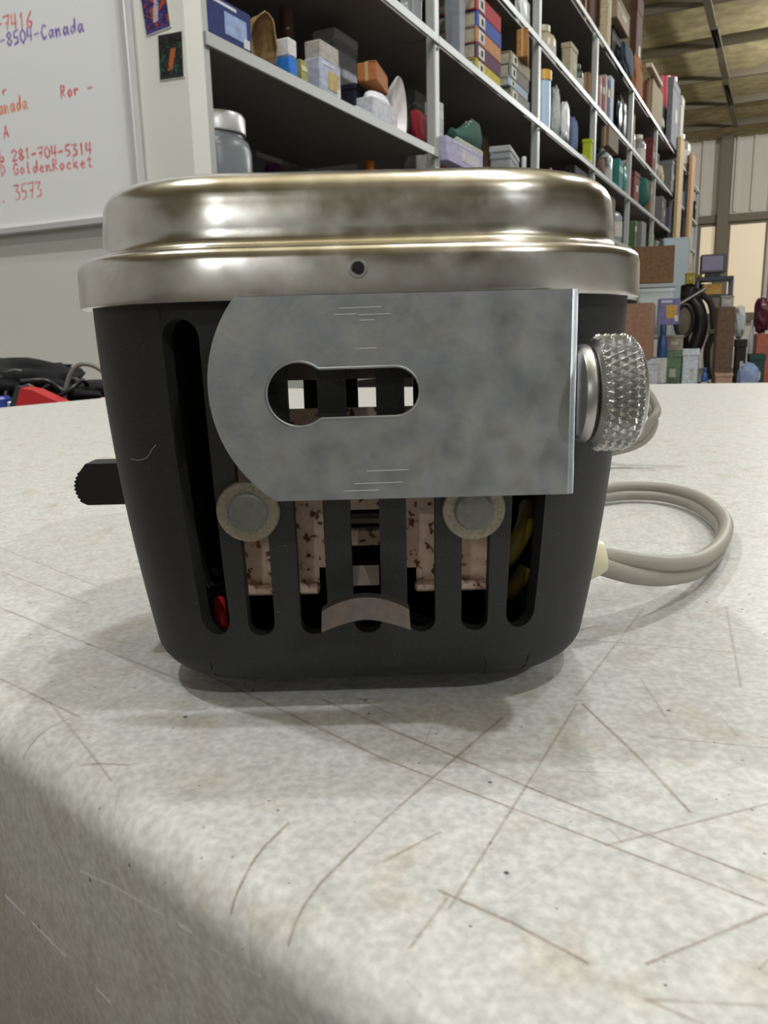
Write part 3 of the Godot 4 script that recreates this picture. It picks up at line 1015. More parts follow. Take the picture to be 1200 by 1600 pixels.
	var ctrl := [Vector3(0.0370, 0.0142, -0.1490), Vector3(0.0425, 0.0136, -0.1510), Vector3(0.0511, 0.0110, -0.1545), Vector3(0.0605, 0.0082, -0.1620), Vector3(0.0725, 0.0055, -0.1760), Vector3(0.0865, 0.0040, -0.1985), Vector3(0.0963, 0.0040, -0.2219), Vector3(0.1000, 0.0040, -0.2480), Vector3(0.0953, 0.0040, -0.2650), Vector3(0.0835, 0.0040, -0.2700), Vector3(0.0660, 0.0040, -0.2650), Vector3(0.0300, 0.0040, -0.2700), Vector3(0.0050, 0.0040, -0.3050), Vector3(0.0350, 0.0060, -0.3350), Vector3(0.0850, 0.0070, -0.3400), Vector3(0.1080, 0.0110, -0.3400), Vector3(0.1150, 0.0190, -0.3400), Vector3(0.1152, 0.0260, -0.3420), Vector3(0.1080, 0.0345, -0.3450), Vector3(0.0850, 0.0400, -0.3500), Vector3(0.0500, 0.0330, -0.3600), Vector3(0.0100, 0.0080, -0.3700), Vector3(-0.0250, 0.0040, -0.3650), Vector3(-0.0450, 0.0040, -0.3500)]
	var line := spline(ctrl, 10)
	var twist := 0.9
	var s1 := []
	var s2 := []
	for i in line.size():
		var tg: Vector3 = (line[mini(i + 1, line.size() - 1)] - line[maxi(i - 1, 0)]).normalized()
		var sidev := tg.cross(Vector3.UP).normalized()
		var upv := sidev.cross(tg).normalized()
		# the strands are twisted near the grommet and lie upright, then flat, further on
		var ang := 1.2 + 3.0 * exp(-i * 0.075)
		if i > 110: ang = 1.2
		var gapv := 0.00148
		var d := (sidev * cos(ang) + upv * sin(ang)) * gapv
		s1.append(inv * (line[i] + d)); s2.append(inv * (line[i] - d))
	st = begin()
	tube(st, s1, 0.00178, 12)
	tube(st, s2, 0.00178, 12)
	var cord := part(st, "power_cord", M.cord, o)
	cord.set_meta("label", "grey-beige two-strand power cord")

# ---------------------------------------------------------------- whiteboard and cards on the partition
const GLYPHS := {
	"0": [[0.5, 1, 0.1, 0.7, 0.1, 0.3, 0.5, 0, 0.9, 0.3, 0.9, 0.7, 0.5, 1]], "1": [[0.4, 0.8, 0.55, 1, 0.5, 0]], "2": [[0.1, 0.8, 0.5, 1, 0.9, 0.75, 0.1, 0, 0.95, 0.05]],
	"3": [[0.1, 0.95, 0.85, 0.95, 0.4, 0.6, 0.85, 0.45, 0.8, 0.1, 0.1, 0.05]], "4": [[0.2, 1, 0.1, 0.4, 0.95, 0.45], [0.75, 1, 0.65, 0]], "5": [[0.9, 1, 0.25, 0.95, 0.15, 0.55, 0.75, 0.5, 0.8, 0.15, 0.1, 0]],
	"6": [[0.8, 1, 0.2, 0.5, 0.15, 0.1, 0.6, 0, 0.85, 0.3, 0.3, 0.45]], "7": [[0.05, 0.95, 0.95, 1, 0.45, 0], [0.3, 0.5, 0.8, 0.52]], "8": [[0.5, 0.5, 0.15, 0.75, 0.5, 1, 0.85, 0.75, 0.5, 0.5, 0.1, 0.25, 0.5, 0, 0.9, 0.25, 0.5, 0.5]],
	"-": [[0.1, 0.45, 0.9, 0.5]], ".": [[0.4, 0.05, 0.55, 0.0]], " ": [],
	"C": [[0.9, 0.85, 0.5, 1, 0.1, 0.5, 0.4, 0, 0.95, 0.15]], "a": [[0.8, 0.5, 0.4, 0.55, 0.15, 0.25, 0.4, 0, 0.8, 0.35, 0.8, 0.5, 0.85, 0.05, 1, 0.02]], "n": [[0.1, 0.55, 0.2, 0, 0.3, 0.45, 0.65, 0.5, 0.75, 0.02, 1, 0.05]],
	"d": [[0.8, 0.45, 0.4, 0.5, 0.15, 0.25, 0.4, 0, 0.75, 0.3, 0.9, 1, 0.85, 0.02]], "G": [[0.9, 0.85, 0.5, 1, 0.1, 0.5, 0.4, 0, 0.9, 0.1, 0.9, 0.45, 0.55, 0.45]], "o": [[0.5, 0.55, 0.15, 0.3, 0.4, 0, 0.8, 0.2, 0.75, 0.45, 0.5, 0.55]],
	"l": [[0.45, 1, 0.4, 0.1, 0.7, 0.0]], "e": [[0.2, 0.3, 0.8, 0.35, 0.5, 0.55, 0.15, 0.25, 0.5, 0, 0.9, 0.1]], "R": [[0.15, 0, 0.2, 1, 0.75, 0.9, 0.7, 0.6, 0.25, 0.5, 0.85, 0]], "c": [[0.8, 0.45, 0.5, 0.55, 0.15, 0.25, 0.5, 0, 0.9, 0.1]],
	"k": [[0.2, 1, 0.15, 0], [0.75, 0.55, 0.2, 0.3, 0.85, 0]], "t": [[0.5, 0.95, 0.45, 0.1, 0.75, 0.0], [0.15, 0.65, 0.85, 0.68]], "r": [[0.15, 0.55, 0.2, 0], [0.2, 0.35, 0.5, 0.55, 0.85, 0.5]], "D": [[0.15, 0, 0.2, 1, 0.7, 0.85, 0.85, 0.4, 0.15, 0]],
	"A": [[0.05, 0, 0.5, 1, 0.9, 0], [0.2, 0.4, 0.8, 0.4]], "b": [[0.2, 1, 0.15, 0, 0.7, 0.05, 0.75, 0.4, 0.2, 0.45]],
}

func make_whiteboard() -> void:
	var T := 1.235
	var W0 := -2.30; var W1 := -1.112; var Y0 := 0.296
	var side := W1 - W0
	var o := thing("whiteboard", "white marker board with red and purple handwriting on the grey partition", "whiteboard", at(T, (W0 + W1) / 2, Y0), RUN_TURN)
	var N := 1300
	var px := PackedByteArray()
	px.resize(N * N * 3)
	for i in N * N:
		px[i * 3] = 234; px[i * 3 + 1] = 236; px[i * 3 + 2] = 240
	var r3 := RandomNumberGenerator.new()
	r3.seed = 3
	# [text, w of the first letter, height of its foot, letter advance, letter height, rise, colour]
	var red := Color(0.85, 0.22, 0.24)
	for line in [["-7416", -1.435, 0.660, 0.0205, 0.026, -0.08, red], ["-8504-Canada", -1.430, 0.632, 0.0187, 0.024, -0.04, Color(0.36, 0.25, 0.62)], ["Canada", -1.475, 0.513, 0.0172, 0.026, 0.01, Color(0.90, 0.42, 0.24)], ["Ror -", -1.283, 0.520, 0.0175, 0.021, -0.04, red],
			["b 281-704-5314", -1.470, 0.425, 0.0183, 0.021, -0.055, red], ["3D GoldenRocket", -1.490, 0.399, 0.0184, 0.021, -0.035, Color(0.88, 0.32, 0.36)], [". 3573", -1.480, 0.348, 0.0205, 0.030, 0.0, Color(0.88, 0.34, 0.36)], ["r", -1.440, 0.545, 0.018, 0.02, 0.0, red], ["A", -1.45, 0.468, 0.018, 0.022, 0.0, red]]:
		var x: float = line[1]
		for ch in line[0]:
			for poly in GLYPHS.get(ch, []):
				var pts := []
				for i in range(0, poly.size(), 2):
					var gx: float = x + poly[i] * line[3] * 0.85
					var gy: float = line[2] + (x - line[1]) * line[5] + poly[i + 1] * line[4]
					pts.append(Vector2((gx - W0) / side * N, (1.0 - (gy - Y0) / side) * N))
				mark(px, N, pts, 2.8, line[6], 0.75, r3)
			x += line[3]
	var face_m := mat(Color(1, 1, 1), 0.3)
	face_m.albedo_texture = ImageTexture.create_from_image(Image.create_from_data(N, N, false, Image.FORMAT_RGB8, px))
	var st := begin()
	cbox(st, Vector3(0.007, side / 2, 0), Vector3(0.010, side, side))
	part(st, "backing", M.frame_alu, o)
	st = begin()
	st.set_smooth_group(-1)
	# local x runs along the shelf run (away from the viewer), local z towards the aisle
	var h := side / 2
	for e in [[-h, 0.0, 0.0, 1.0], [-h, side, 0.0, 0.0], [h, side, 1.0, 0.0], [-h, 0.0, 0.0, 1.0], [h, side, 1.0, 0.0], [h, 0.0, 1.0, 1.0]]:
		st.set_uv(Vector2(e[2], e[3]))
		st.add_vertex(Vector3(0.0015, e[1], e[0]))
	part(st, "writing_surface", face_m, o)
	box_part("frame_rail", M.frame_alu, o, Vector3(0.003, -0.006, 0), Vector3(0.020, 0.014, side + 0.024), 0.002)
	box_part("frame_rail", M.frame_alu, o, Vector3(0.003, side + 0.006, 0), Vector3(0.020, 0.014, side + 0.024), 0.002)
	box_part("frame_stile", M.frame_alu, o, Vector3(0.003, h, h + 0.006), Vector3(0.020, side, 0.014), 0.002)
	box_part("frame_stile", M.frame_alu, o, Vector3(0.003, h, -h - 0.006), Vector3(0.020, side, 0.014), 0.002)
	# two picture cards stuck to the partition
	for c in [["purple and orange picture card stuck on the partition beside the whiteboard", -1.047, 0.642, 0.058, 0.088, 0.10, [Color(0.20, 0.13, 0.36), Color(0.62, 0.27, 0.18), Color(0.72, 0.66, 0.72), Color(0.42, 0.5, 0.72)]], ["dark green picture card with an orange shape stuck below the purple card", -1.019, 0.555, 0.056, 0.075, -0.04, [Color(0.07, 0.08, 0.08), Color(0.12, 0.30, 0.24), Color(0.66, 0.36, 0.18), Color(0.32, 0.30, 0.30)]]]:
		var k := thing("picture_card", c[0], "card", at(1.2485, c[1], c[2] - c[4] / 2), RUN_TURN)
		var im := Image.create(64, 96, false, Image.FORMAT_RGB8)
		im.fill(c[6][0])
		var ns := FastNoiseLite.new()
		ns.seed = 7 + int(c[3] * 1000)
		ns.frequency = 0.05
		for j in 96:
			for i in 64:
				var v := ns.get_noise_2d(i, j)
				var cc: Color = c[6][0]
				if v > 0.18 and j > 20: cc = c[6][1]
				if absf(i - 36 + (j - 45) * 0.25) < 7 and absf(j - 55) < 24: cc = c[6][2]
				if v < -0.3: cc = c[6][3].lerp(c[6][0], 0.5)
				if j < 8 or j > 88: cc = c[6][0].lerp(c[6][3], 0.3)
				im.set_pixel(i, j, cc)
		var cm := mat(Color(1, 1, 1), 0.3)
		cm.albedo_texture = ImageTexture.create_from_image(im)
		var bs := Basis(Vector3.RIGHT, -c[5])
		box_part("card_stock", paint("d8d6d0"), k, Vector3(0.0007, c[4] / 2, 0), Vector3(0.0014, c[4], c[3]), 0.0, bs)
		st = begin()
		st.set_smooth_group(-1)
		for e in [[-0.5, -0.5, 0, 1], [-0.5, 0.5, 0, 0], [0.5, 0.5, 1, 0], [-0.5, -0.5, 0, 1], [0.5, 0.5, 1, 0], [0.5, -0.5, 1, 1]]:
			st.set_uv(Vector2(e[2], e[3]))
			st.add_vertex(Vector3(0, c[4] / 2, 0) + bs * Vector3(-0.0003, e[1] * c[4] * 0.96, e[0] * c[3] * 0.95))
		part(st, "picture", cm, k)

# ---------------------------------------------------------------- shelving
func make_shelving() -> void:
	var o := thing("shelving_unit", "long grey steel shelving unit crammed with boxes, books and bags", "shelving", at(0, 0, 0), RUN_TURN)
	# local axes: x along the run, z across the aisle
	var BAY := 1.135
	var Tn := 1.318
	var wf := -1.0
	var dep := 0.45
	for i in 9:
		var t := Tn + BAY * i
		for w in [wf, wf - dep]:
			box_part("post", M.shelf_steel, o, Vector3(t, (FLOOR_Y + 1.6) / 2, w - 0.012), Vector3(0.036, 1.6 - FLOOR_Y, 0.030), 0.003)
	for i in 8:
		var t0 := Tn + BAY * i
		for y in [-0.66, -0.35, -0.03] + SHELF_Y:
			var yy: float = y
			if i == 1 and is_equal_approx(yy, 0.613): yy = 0.46
			if i == 1 and is_equal_approx(yy, 0.292): yy = 0.2
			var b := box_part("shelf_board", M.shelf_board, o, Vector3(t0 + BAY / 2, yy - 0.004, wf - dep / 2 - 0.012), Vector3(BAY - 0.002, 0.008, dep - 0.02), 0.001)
			box_part("front_lip", M.shelf_steel, b, Vector3(t0 + BAY / 2, yy - 0.012, wf + 0.006), Vector3(BAY - 0.002, 0.024, 0.006), 0.001)
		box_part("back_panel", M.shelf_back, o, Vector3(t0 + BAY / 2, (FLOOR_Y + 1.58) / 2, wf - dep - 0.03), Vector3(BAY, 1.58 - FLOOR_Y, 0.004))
	for i in 8:
		var st := begin()
		lathe(st, [Vector2(0.005, 0), Vector2(0.005, 0.003), Vector2(0, 0.004)], 10, Transform3D(Basis(Vector3.RIGHT, PI / 2), Vector3(Tn + BAY * i, 0.895, wf + 0.003)))
		part(st, "bolt", M.rivet, o)

const ITEMS := [
	["product_box", "dark blue printed product box on the second shelf, closest to the whiteboard", "box", "print", 1.419, -1.030, 0.613, 0.144, 0.080, 0.045, "1b2f6e", "9fb4e0", 0.00],
	["cardboard_roll", "dark brown cardboard roll lying in front of the dark blue box", "roll", "rollw", 1.320, -1.054, 0.613, 0.030, 0.033, 0.045, "3a2a20", "1c1410", 0.00],
	["paper_bag", "open kraft paper bag with folded mouth beside the dark blue box", "paper bag", "kraft", 1.604, -1.075, 0.613, 0.064, 0.134, 0.047, "a08256", "", 0.00],
	["cardboard_tube", "slim brown cardboard tube standing behind the kraft paper bag", "tube", "tube", 1.963, -1.217, 0.613, 0.035, 0.274, 0.035, "5f4738", "", 0.00],
	["carton", "white carton with bright blue lower half beside the kraft paper bag", "carton", "twotone", 1.666, -1.042, 0.613, 0.033, 0.089, 0.045, "e6e6ea", "2a7fe0", 0.00],
	["booklet", "thin yellow-green booklet standing next to the white and blue carton", "booklet", "book", 1.711, -1.042, 0.613, 0.030, 0.057, 0.045, "a8a566", "d8d2b0", 0.00],
	["carton", "pale lavender carton with a blue and yellow picture on the second shelf", "carton", "print", 1.824, -1.037, 0.613, 0.100, 0.083, 0.045, "bcc0d8", "c8b070", 0.00],
	["carton", "small grey-white carton on top of the pale lavender carton", "carton", "plain", 1.833, -1.042, 0.696, 0.089, 0.042, 0.045, "b9b5ae", "", 0.00],
	["storage_tub", "tall clear plastic storage tub behind the pale lavender carton", "storage tub", "bin", 2.183, -1.194, 0.613, 0.130, 0.274, 0.069, "a7a9b0", "", 0.00],
	["toy_case", "dark navy case lying under the orange-brown carton", "case", "plain", 2.136, -1.102, 0.613, 0.148, 0.105, 0.053, "14182c", "", 0.00],
	["carton", "orange-brown cardboard carton lying on the dark navy case", "carton", "cardboard", 2.136, -1.058, 0.718, 0.145, 0.046, 0.055, "b5703c", "0", 0.24],
	["notebook", "thin pale blue notebook lying at the edge of the second shelf", "notebook", "plain", 1.970, -1.022, 0.613, 0.088, 0.010, 0.045, "c9d6e2", "", 0.00],
	["white_carton", "white carton with domed plastic cover beside the thin pale blue notebook", "carton", "dome", 2.115, -1.036, 0.613, 0.151, 0.084, 0.052, "d9dae4", "", 0.00],
	["serving_plate", "large white oval plate standing on edge behind the white domed carton", "plate", "plate", 2.342, -1.093, 0.613, 0.095, 0.191, 0.045, "e9e2e4", "", 0.00],
	["gift_bag", "crumpled glossy dark red bag at the second post", "bag", "bag", 2.485, -1.074, 0.613, 0.112, 0.133, 0.047, "8c1a28", "", 0.00],
	["flat_carton", "flat grey carton behind the glossy dark red bag", "carton", "plain", 2.803, -1.222, 0.613, 0.112, 0.269, 0.045, "98968f", "", 0.00],
	["grey_cloth", "folded slate grey cloth at the edge of the second shelf, by the kraft paper bag", "cloth", "bag", 1.559, -1.018, 0.613, 0.060, 0.010, 0.044, "5a5e66", "0", 0.04],
	["plastic_crate", "pale grey plastic crate on the third shelf, just before the second post", "crate", "bin", 2.413, -1.062, 0.932, 0.067, 0.113, 0.045, "b9bcc0", "", 0.00],
	["glass_jar", "large glass jar with a shiny metal screw lid", "jar", "jar", 1.485, -1.120, 0.292, 0.165, 0.225, 0.052, "50545c", "", 0.00],
	["purple_cloth", "heap of dark purple cloth behind the large glass jar", "cloth", "bag", 1.815, -1.175, 0.292, 0.111, 0.197, 0.070, "3c2238", "", 0.00],
	["orange_bottle", "orange plastic bottle standing alone on the first shelf", "bottle", "bottle", 2.279, -1.147, 0.292, 0.054, 0.276, 0.054, "c86a1c", "d07a24", 0.00],
	["storage_tub", "clear plastic storage tub with upright edges on the third shelf, just past the second post", "storage tub", "bin", 2.735, -1.047, 0.932, 0.131, 0.239, 0.053, "8d929c", "0", 0.22],
	["book", "yellow paperback book with white label at the bottom of the book stack", "book", "lying", 2.983, -1.110, 0.932, 0.270, 0.050, 0.190, "c9b83c", "cfc8b0", 0.00],
	["book", "purple spined book with white label in the book stack", "book", "lying", 2.986, -1.110, 0.982, 0.270, 0.050, 0.190, "5a2a50", "cfc8b0", 0.00],
	["book", "pale orange spined book in the book stack", "book", "lying", 2.987, -1.110, 1.032, 0.270, 0.050, 0.190, "c68a58", "cfc8b0", 0.00],
	["book", "blue and white spined book in the book stack", "book", "lying", 2.991, -1.110, 1.082, 0.270, 0.050, 0.190, "3b56a8", "cfc8b0", 0.00],
	["book", "red spined book at the top of the book stack", "book", "lying", 2.986, -1.110, 1.132, 0.270, 0.055, 0.190, "b23038", "cfc8b0", 0.00],
	["box_file", "black box file standing behind the stack of books", "box file", "plain", 3.478, -1.242, 0.932, 0.055, 0.268, 0.045, "241c1c", "", 0.00],
	["book", "grey bound thick volume at the bottom of the second book pile", "book", "lying", 3.343, -1.100, 0.932, 0.260, 0.045, 0.190, "8f8c84", "d2ccb8", 0.00],
	["book", "light blue and white book in the second book pile", "book", "lying", 3.316, -1.100, 0.977, 0.260, 0.030, 0.190, "a8bcd0", "d2ccb8", 0.00],
	["book", "dull grey book in the second book pile", "book", "lying", 3.329, -1.100, 1.007, 0.260, 0.050, 0.190, "7f7d78", "d2ccb8", 0.00],
	["book", "beige book in the second book pile", "book", "lying", 3.343, -1.100, 1.057, 0.260, 0.045, 0.190, "a39a86", "d2ccb8", 0.00],
	["carton", "brown-orange cardboard carton on top of the second book pile, by the third post", "carton", "cardboard", 3.390, -1.012, 1.102, 0.171, 0.098, 0.044, "b07a3a", "0", 0.26],
	["plastic_bag", "crumpled white plastic bag on the fourth shelf above the book piles", "plastic bag", "bag", 3.515, -1.052, 1.245, 0.150, 0.149, 0.045, "dfe2e2", "", 0.00],
	["parcel", "pale lavender parcel with a shipping label under the green shoe", "parcel", "print", 2.643, -0.998, 0.585, 0.334, 0.073, 0.045, "b7b4d6", "cfcbd6", 0.00],
	["magenta_bag", "magenta and white bag under the pale lavender parcel", "bag", "bag", 2.674, -1.056, 0.460, 0.116, 0.152, 0.045, "a82c54", "", 0.00],
	["running_shoe", "dark green shoe with a pale sole on top of the lavender parcel", "shoe", "shoe", 2.734, -1.012, 0.658, 0.253, 0.124, 0.045, "2f5a50", "b9beb0", 0.00],
	["white_folder", "slim white folder standing beside the dark green shoe", "folder", "book", 2.607, -1.071, 0.658, 0.050, 0.132, 0.045, "c8d0c4", "d8dcd4", 0.00],
	["storage_tub", "small clear plastic tub with rounded rim beside the lavender parcel", "storage tub", "bin", 3.255, -1.040, 0.460, 0.238, 0.296, 0.079, "aab0b6", "0", 0.16],
	["carton", "torn brown cardboard carton behind the small clear plastic tub", "carton", "cardboard", 3.460, -1.220, 0.460, 0.127, 0.408, 0.045, "8a6c50", "", 0.00],
	["spray_can", "blue spray can with white cap next to the third post", "spray can", "bottle", 3.548, -1.049, 0.460, 0.039, 0.328, 0.039, "2a4cb0", "d8dce4", 0.00],
	["poster_tube", "tall pale blue tube with a yellow cap leaning by the third post", "tube", "tubecap", 3.774, -1.038, 0.932, 0.076, 0.236, 0.076, "b7cfe6", "d8a640", 0.00],
	["plastic_bag", "tall translucent white plastic bag next to the yellow-capped tube", "plastic bag", "bag", 4.060, -1.052, 0.932, 0.090, 0.268, 0.045, "c4ccc8", "", 0.00],
	["plastic_bag", "slumped white plastic bag with red print beside the tall translucent bag", "plastic bag", "bag", 4.169, -1.032, 0.932, 0.103, 0.218, 0.045, "d4d6d8", "", 0.00],
	["net_bag", "bulging blue and grey net bag on the third shelf", "bag", "bag", 4.494, -1.071, 0.932, 0.177, 0.224, 0.045, "5f7296", "", 0.00],
	["lime_box", "lime green box beside the bulging blue net bag", "box", "plain", 4.649, -1.022, 0.932, 0.048, 0.129, 0.045, "b4c428", "", 0.00],
	["letter_tray", "shiny cream metal tray at the edge of the third shelf", "tray", "plain", 4.501, -1.012, 0.932, 0.222, 0.010, 0.045, "ece4b8", "", 0.00],
	["cream_box", "cream hanging file box on the fourth shelf", "box", "plain", 4.282, -1.042, 1.245, 0.137, 0.172, 0.045, "b4ab8c", "", 0.00],
	["dark_kettle", "dark green metal canister on the fourth shelf", "canister", "bottle", 4.536, -1.066, 1.245, 0.073, 0.160, 0.073, "2e3c34", "54685e", 0.00],
	["carton", "small tan carton next to the dark green canister", "carton", "cardboard", 4.667, -1.042, 1.245, 0.066, 0.144, 0.045, "8c6c50", "", 0.00],
	["black_case", "black equipment case with silver edges on the second shelf of the third bay", "case", "plain", 4.517, -1.046, 0.613, 0.332, 0.274, 0.053, "26241f", "", 0.00],
	["red_bag", "dull red and white bag on the second shelf by the third post", "bag", "bag", 4.002, -1.052, 0.613, 0.151, 0.205, 0.045, "9a5a50", "", 0.00],
	["book", "dusty pink paperback standing next to the fourth post", "book", "book", 4.936, -1.042, 1.245, 0.074, 0.196, 0.045, "b89090", "d6d0c0", 0.00],
	["book", "dark red paperback in the standing row of books", "book", "book", 5.016, -1.042, 1.245, 0.056, 0.205, 0.045, "7c3038", "d6d0c0", 0.00],
	["book", "pale pink paperback in the standing row of books", "book", "book", 5.087, -1.042, 1.245, 0.059, 0.241, 0.045, "c8a8a4", "d6d0c0", 0.00],
	["book", "indigo paperback in the standing row of books", "book", "book", 5.162, -1.042, 1.245, 0.063, 0.234, 0.045, "4a4a80", "d6d0c0", 0.00],
	["book", "tall white-blue book at the end of the standing row", "book", "book", 5.258, -1.042, 1.245, 0.102, 0.273, 0.045, "c4d4dc", "d6d0c0", 0.00],
	["black_bag", "black rubbish bag on the fourth shelf past the standing books", "bag", "bag", 5.774, -1.062, 1.245, 0.353, 0.310, 0.045, "15171c", "", 0.00],
	["carton", "plain cardboard carton jutting out from the third shelf of the fourth bay", "carton", "cardboard", 5.148, -1.002, 1.092, 0.294, 0.108, 0.045, "7c6a58", "", 0.00],
	["white_tin", "round white tin under the jutting cardboard carton", "tin", "bottle", 5.467, -1.102, 0.932, 0.114, 0.254, 0.145, "c2ccc6", "d0d8d2", 0.00],
	["brown_bag", "brown bag with pale print beside the fourth post", "bag", "bag", 5.103, -1.042, 0.932, 0.130, 0.120, 0.045, "76584a", "", 0.00],
	["teal_folder", "row-end teal folder on the third shelf of the fourth bay", "folder", "book", 5.636, -1.042, 0.932, 0.158, 0.194, 0.045, "2f7c74", "a8c8c4", 0.00],
	["plastic_bottle", "clear blue plastic bottle next to the teal folder", "bottle", "bottle", 5.352, -1.070, 0.932, 0.087, 0.167, 0.139, "9fb0bc", "dfe4e6", 0.00],
	["teal_bag", "crumpled teal bag beside the fifth post", "bag", "bag", 5.782, -1.032, 0.932, 0.106, 0.187, 0.045, "2a7a72", "", 0.00],
	["biscuit_tin", "round cream biscuit tin on the fourth shelf of the third bay", "tin", "bottle", 4.081, -1.124, 1.245, 0.128, 0.214, 0.128, "b8ae94", "c8c0a8", 0.00],
	["carton", "flat brown carton on the second shelf of the fourth bay", "carton", "cardboard", 5.370, -1.052, 0.613, 0.330, 0.274, 0.045, "77604a", "", 0.00],
	["paint_can", "grey metal paint can on the second shelf of the fourth bay", "can", "bottle", 5.793, -1.153, 0.613, 0.246, 0.274, 0.246, "8c9094", "a8acb0", 0.00],
	["magazine_file", "dark teal magazine file on the fourth shelf of the fourth bay", "file", "book", 6.067, -1.263, 1.245, 0.135, 0.301, 0.045, "2c5a58", "c0ccc8", 0.00],
	["wood_crate", "maroon wooden crate on the top shelf", "crate", "cardboard", 4.892, -1.081, 1.600, 0.228, 0.352, 0.045, "4c2a22", "", 0.00],
	["foam_board", "cream foam board standing upright on the top shelf beside the maroon crate", "board", "plain", 5.011, -1.022, 1.600, 0.092, 0.408, 0.045, "b8aa88", "", 0.00],
	["dark_box", "black open box wedged on the top shelf", "box", "plain", 5.468, -1.056, 1.600, 0.390, 0.210, 0.045, "18100f", "", 0.00],
	["tan_sheet", "tan folded sheet of card on top of the black open box", "card", "plain", 5.361, -1.012, 1.810, 0.390, 0.114, 0.045, "9a8870", "", 0.00],
	["denim_cloth", "blue-grey denim cloth hanging over the top shelf edge", "cloth", "bag", 5.572, -0.998, 1.600, 0.398, 0.180, 0.045, "3e4c5c", "", 0.00],
	["brown_board", "dark brown board sticking up behind the tan folded sheet", "board", "plain", 6.602, -1.123, 1.600, 0.243, 0.796, 0.045, "4e2c1c", "", 0.00],
	["orange_bag", "orange-brown leather bag on the top shelf", "bag", "bag", 6.305, -1.056, 1.600, 0.441, 0.322, 0.045, "94592a", "", 0.00],
	["carton", "pale tan cardboard carton on the top shelf past the orange-brown bag", "carton", "cardboard", 6.935, -1.022, 1.600, 0.539, 0.270, 0.045, "958466", "", 0.00],
	["white_carton", "long white carton on top of the pale tan carton", "carton", "plain", 6.707, -0.998, 1.874, 0.563, 0.029, 0.045, "cdb9a8", "", 0.00],
	["black_crate", "black plastic crate of odds and ends on the top shelf", "crate", "plain", 7.485, -1.056, 1.600, 0.463, 0.280, 0.045, "15130f", "", 0.00],
	["grey_case", "tall grey case with dark clasps on the top shelf", "case", "plain", 7.833, -0.998, 1.600, 0.453, 0.507, 0.045, "83848a", "", 0.00],
	["red_roll", "red fabric roll standing on the top shelf", "roll", "tube", 8.302, -1.179, 1.600, 0.289, 0.676, 0.289, "a8303e", "", 0.00],
	["white_box", "white box standing beside the red fabric roll", "box", "plain", 8.316, -0.998, 1.600, 0.191, 0.504, 0.045, "cfcac2", "", 0.00],
	["metal_pipe", "shiny metal canister at the far end of the top shelf", "canister", "bottle", 9.096, -1.105, 1.600, 0.260, 0.357, 0.260, "8c8476", "e0dccc", 0.00],
	["folder", "green folder on the second shelf of the fifth bay", "folder", "book", 6.043, -1.076, 0.613, 0.055, 0.186, 0.197, "4c6a40", "cfc8b8", -0.03],
	["bag", "tan bag on the second shelf of the fifth bay", "bag", "bag", 6.229, -1.122, 0.613, 0.164, 0.162, 0.197, "9a7c58", "cfc8b8", -0.01],
	["carton", "grey carton on the second shelf of the fifth bay", "carton", "cardboard", 6.418, -1.078, 0.613, 0.153, 0.214, 0.197, "80807e", "cfc8b8", -0.06],
	["carton", "white carton on the second shelf of the fifth bay", "carton", "cardboard", 6.605, -1.129, 0.613, 0.159, 0.166, 0.197, "cfcfca", "cfc8b8", 0.04],
	["bottle", "cream bottle on the second shelf of the fifth bay", "bottle", "bottle", 6.792, -1.123, 0.613, 0.107, 0.214, 0.118, "b8ab8a", "cfc8b8", 0.02],
	["bottle", "grey bottle on the third shelf of the fifth bay", "bottle", "bottle", 6.043, -1.086, 0.932, 0.109, 0.266, 0.118, "80807e", "cfc8b8", -0.02],
	["box", "dark red box on the third shelf of the fifth bay", "box", "plain", 6.231, -1.112, 0.932, 0.165, 0.212, 0.197, "6e2c2c", "cfc8b8", -0.05],
	["bottle", "black bottle on the third shelf of the fifth bay", "bottle", "bottle", 6.418, -1.089, 0.932, 0.119, 0.234, 0.118, "1c1c20", "cfc8b8", -0.00],
	["bag", "teal bag on the third shelf of the fifth bay", "bag", "bag", 6.604, -1.075, 0.932, 0.155, 0.257, 0.197, "2f6660", "cfc8b8", 0.03],
	["folder", "tan folder on the third shelf of the fifth bay", "folder", "book", 6.792, -1.092, 0.932, 0.046, 0.235, 0.197, "9a7c58", "cfc8b8", 0.01],
	["carton", "tan carton on the fourth shelf of the fifth bay", "carton", "cardboard", 6.054, -1.127, 1.245, 0.162, 0.252, 0.197, "9a7c58", "cfc8b8", -0.02],
	["bottle", "brown bottle on the fourth shelf of the fifth bay", "bottle", "bottle", 6.231, -1.098, 1.245, 0.120, 0.218, 0.118, "5c4430", "cfc8b8", 0.01],
	["bottle", "navy bottle on the fourth shelf of the fifth bay", "bottle", "bottle", 6.418, -1.127, 1.245, 0.120, 0.203, 0.118, "28304c", "cfc8b8", -0.05],
	["bottle", "grey bottle on the fourth shelf of the fifth bay", "bottle", "bottle", 6.604, -1.079, 1.245, 0.111, 0.225, 0.118, "80807e", "cfc8b8", -0.03],
	["box", "dark red box on the fourth shelf of the fifth bay", "box", "plain", 6.792, -1.088, 1.245, 0.148, 0.222, 0.197, "6e2c2c", "cfc8b8", 0.04],
	["carton", "green carton on the second shelf of the sixth bay", "carton", "cardboard", 7.178, -1.125, 0.613, 0.156, 0.212, 0.197, "4c6a40", "cfc8b8", -0.06],
	["box", "grey box on the second shelf of the sixth bay", "box", "plain", 7.362, -1.109, 0.613, 0.150, 0.170, 0.197, "80807e", "cfc8b8", -0.04],
	["carton", "teal carton on the second shelf of the sixth bay", "carton", "cardboard", 7.550, -1.082, 0.613, 0.163, 0.180, 0.197, "2f6660", "cfc8b8", 0.06],
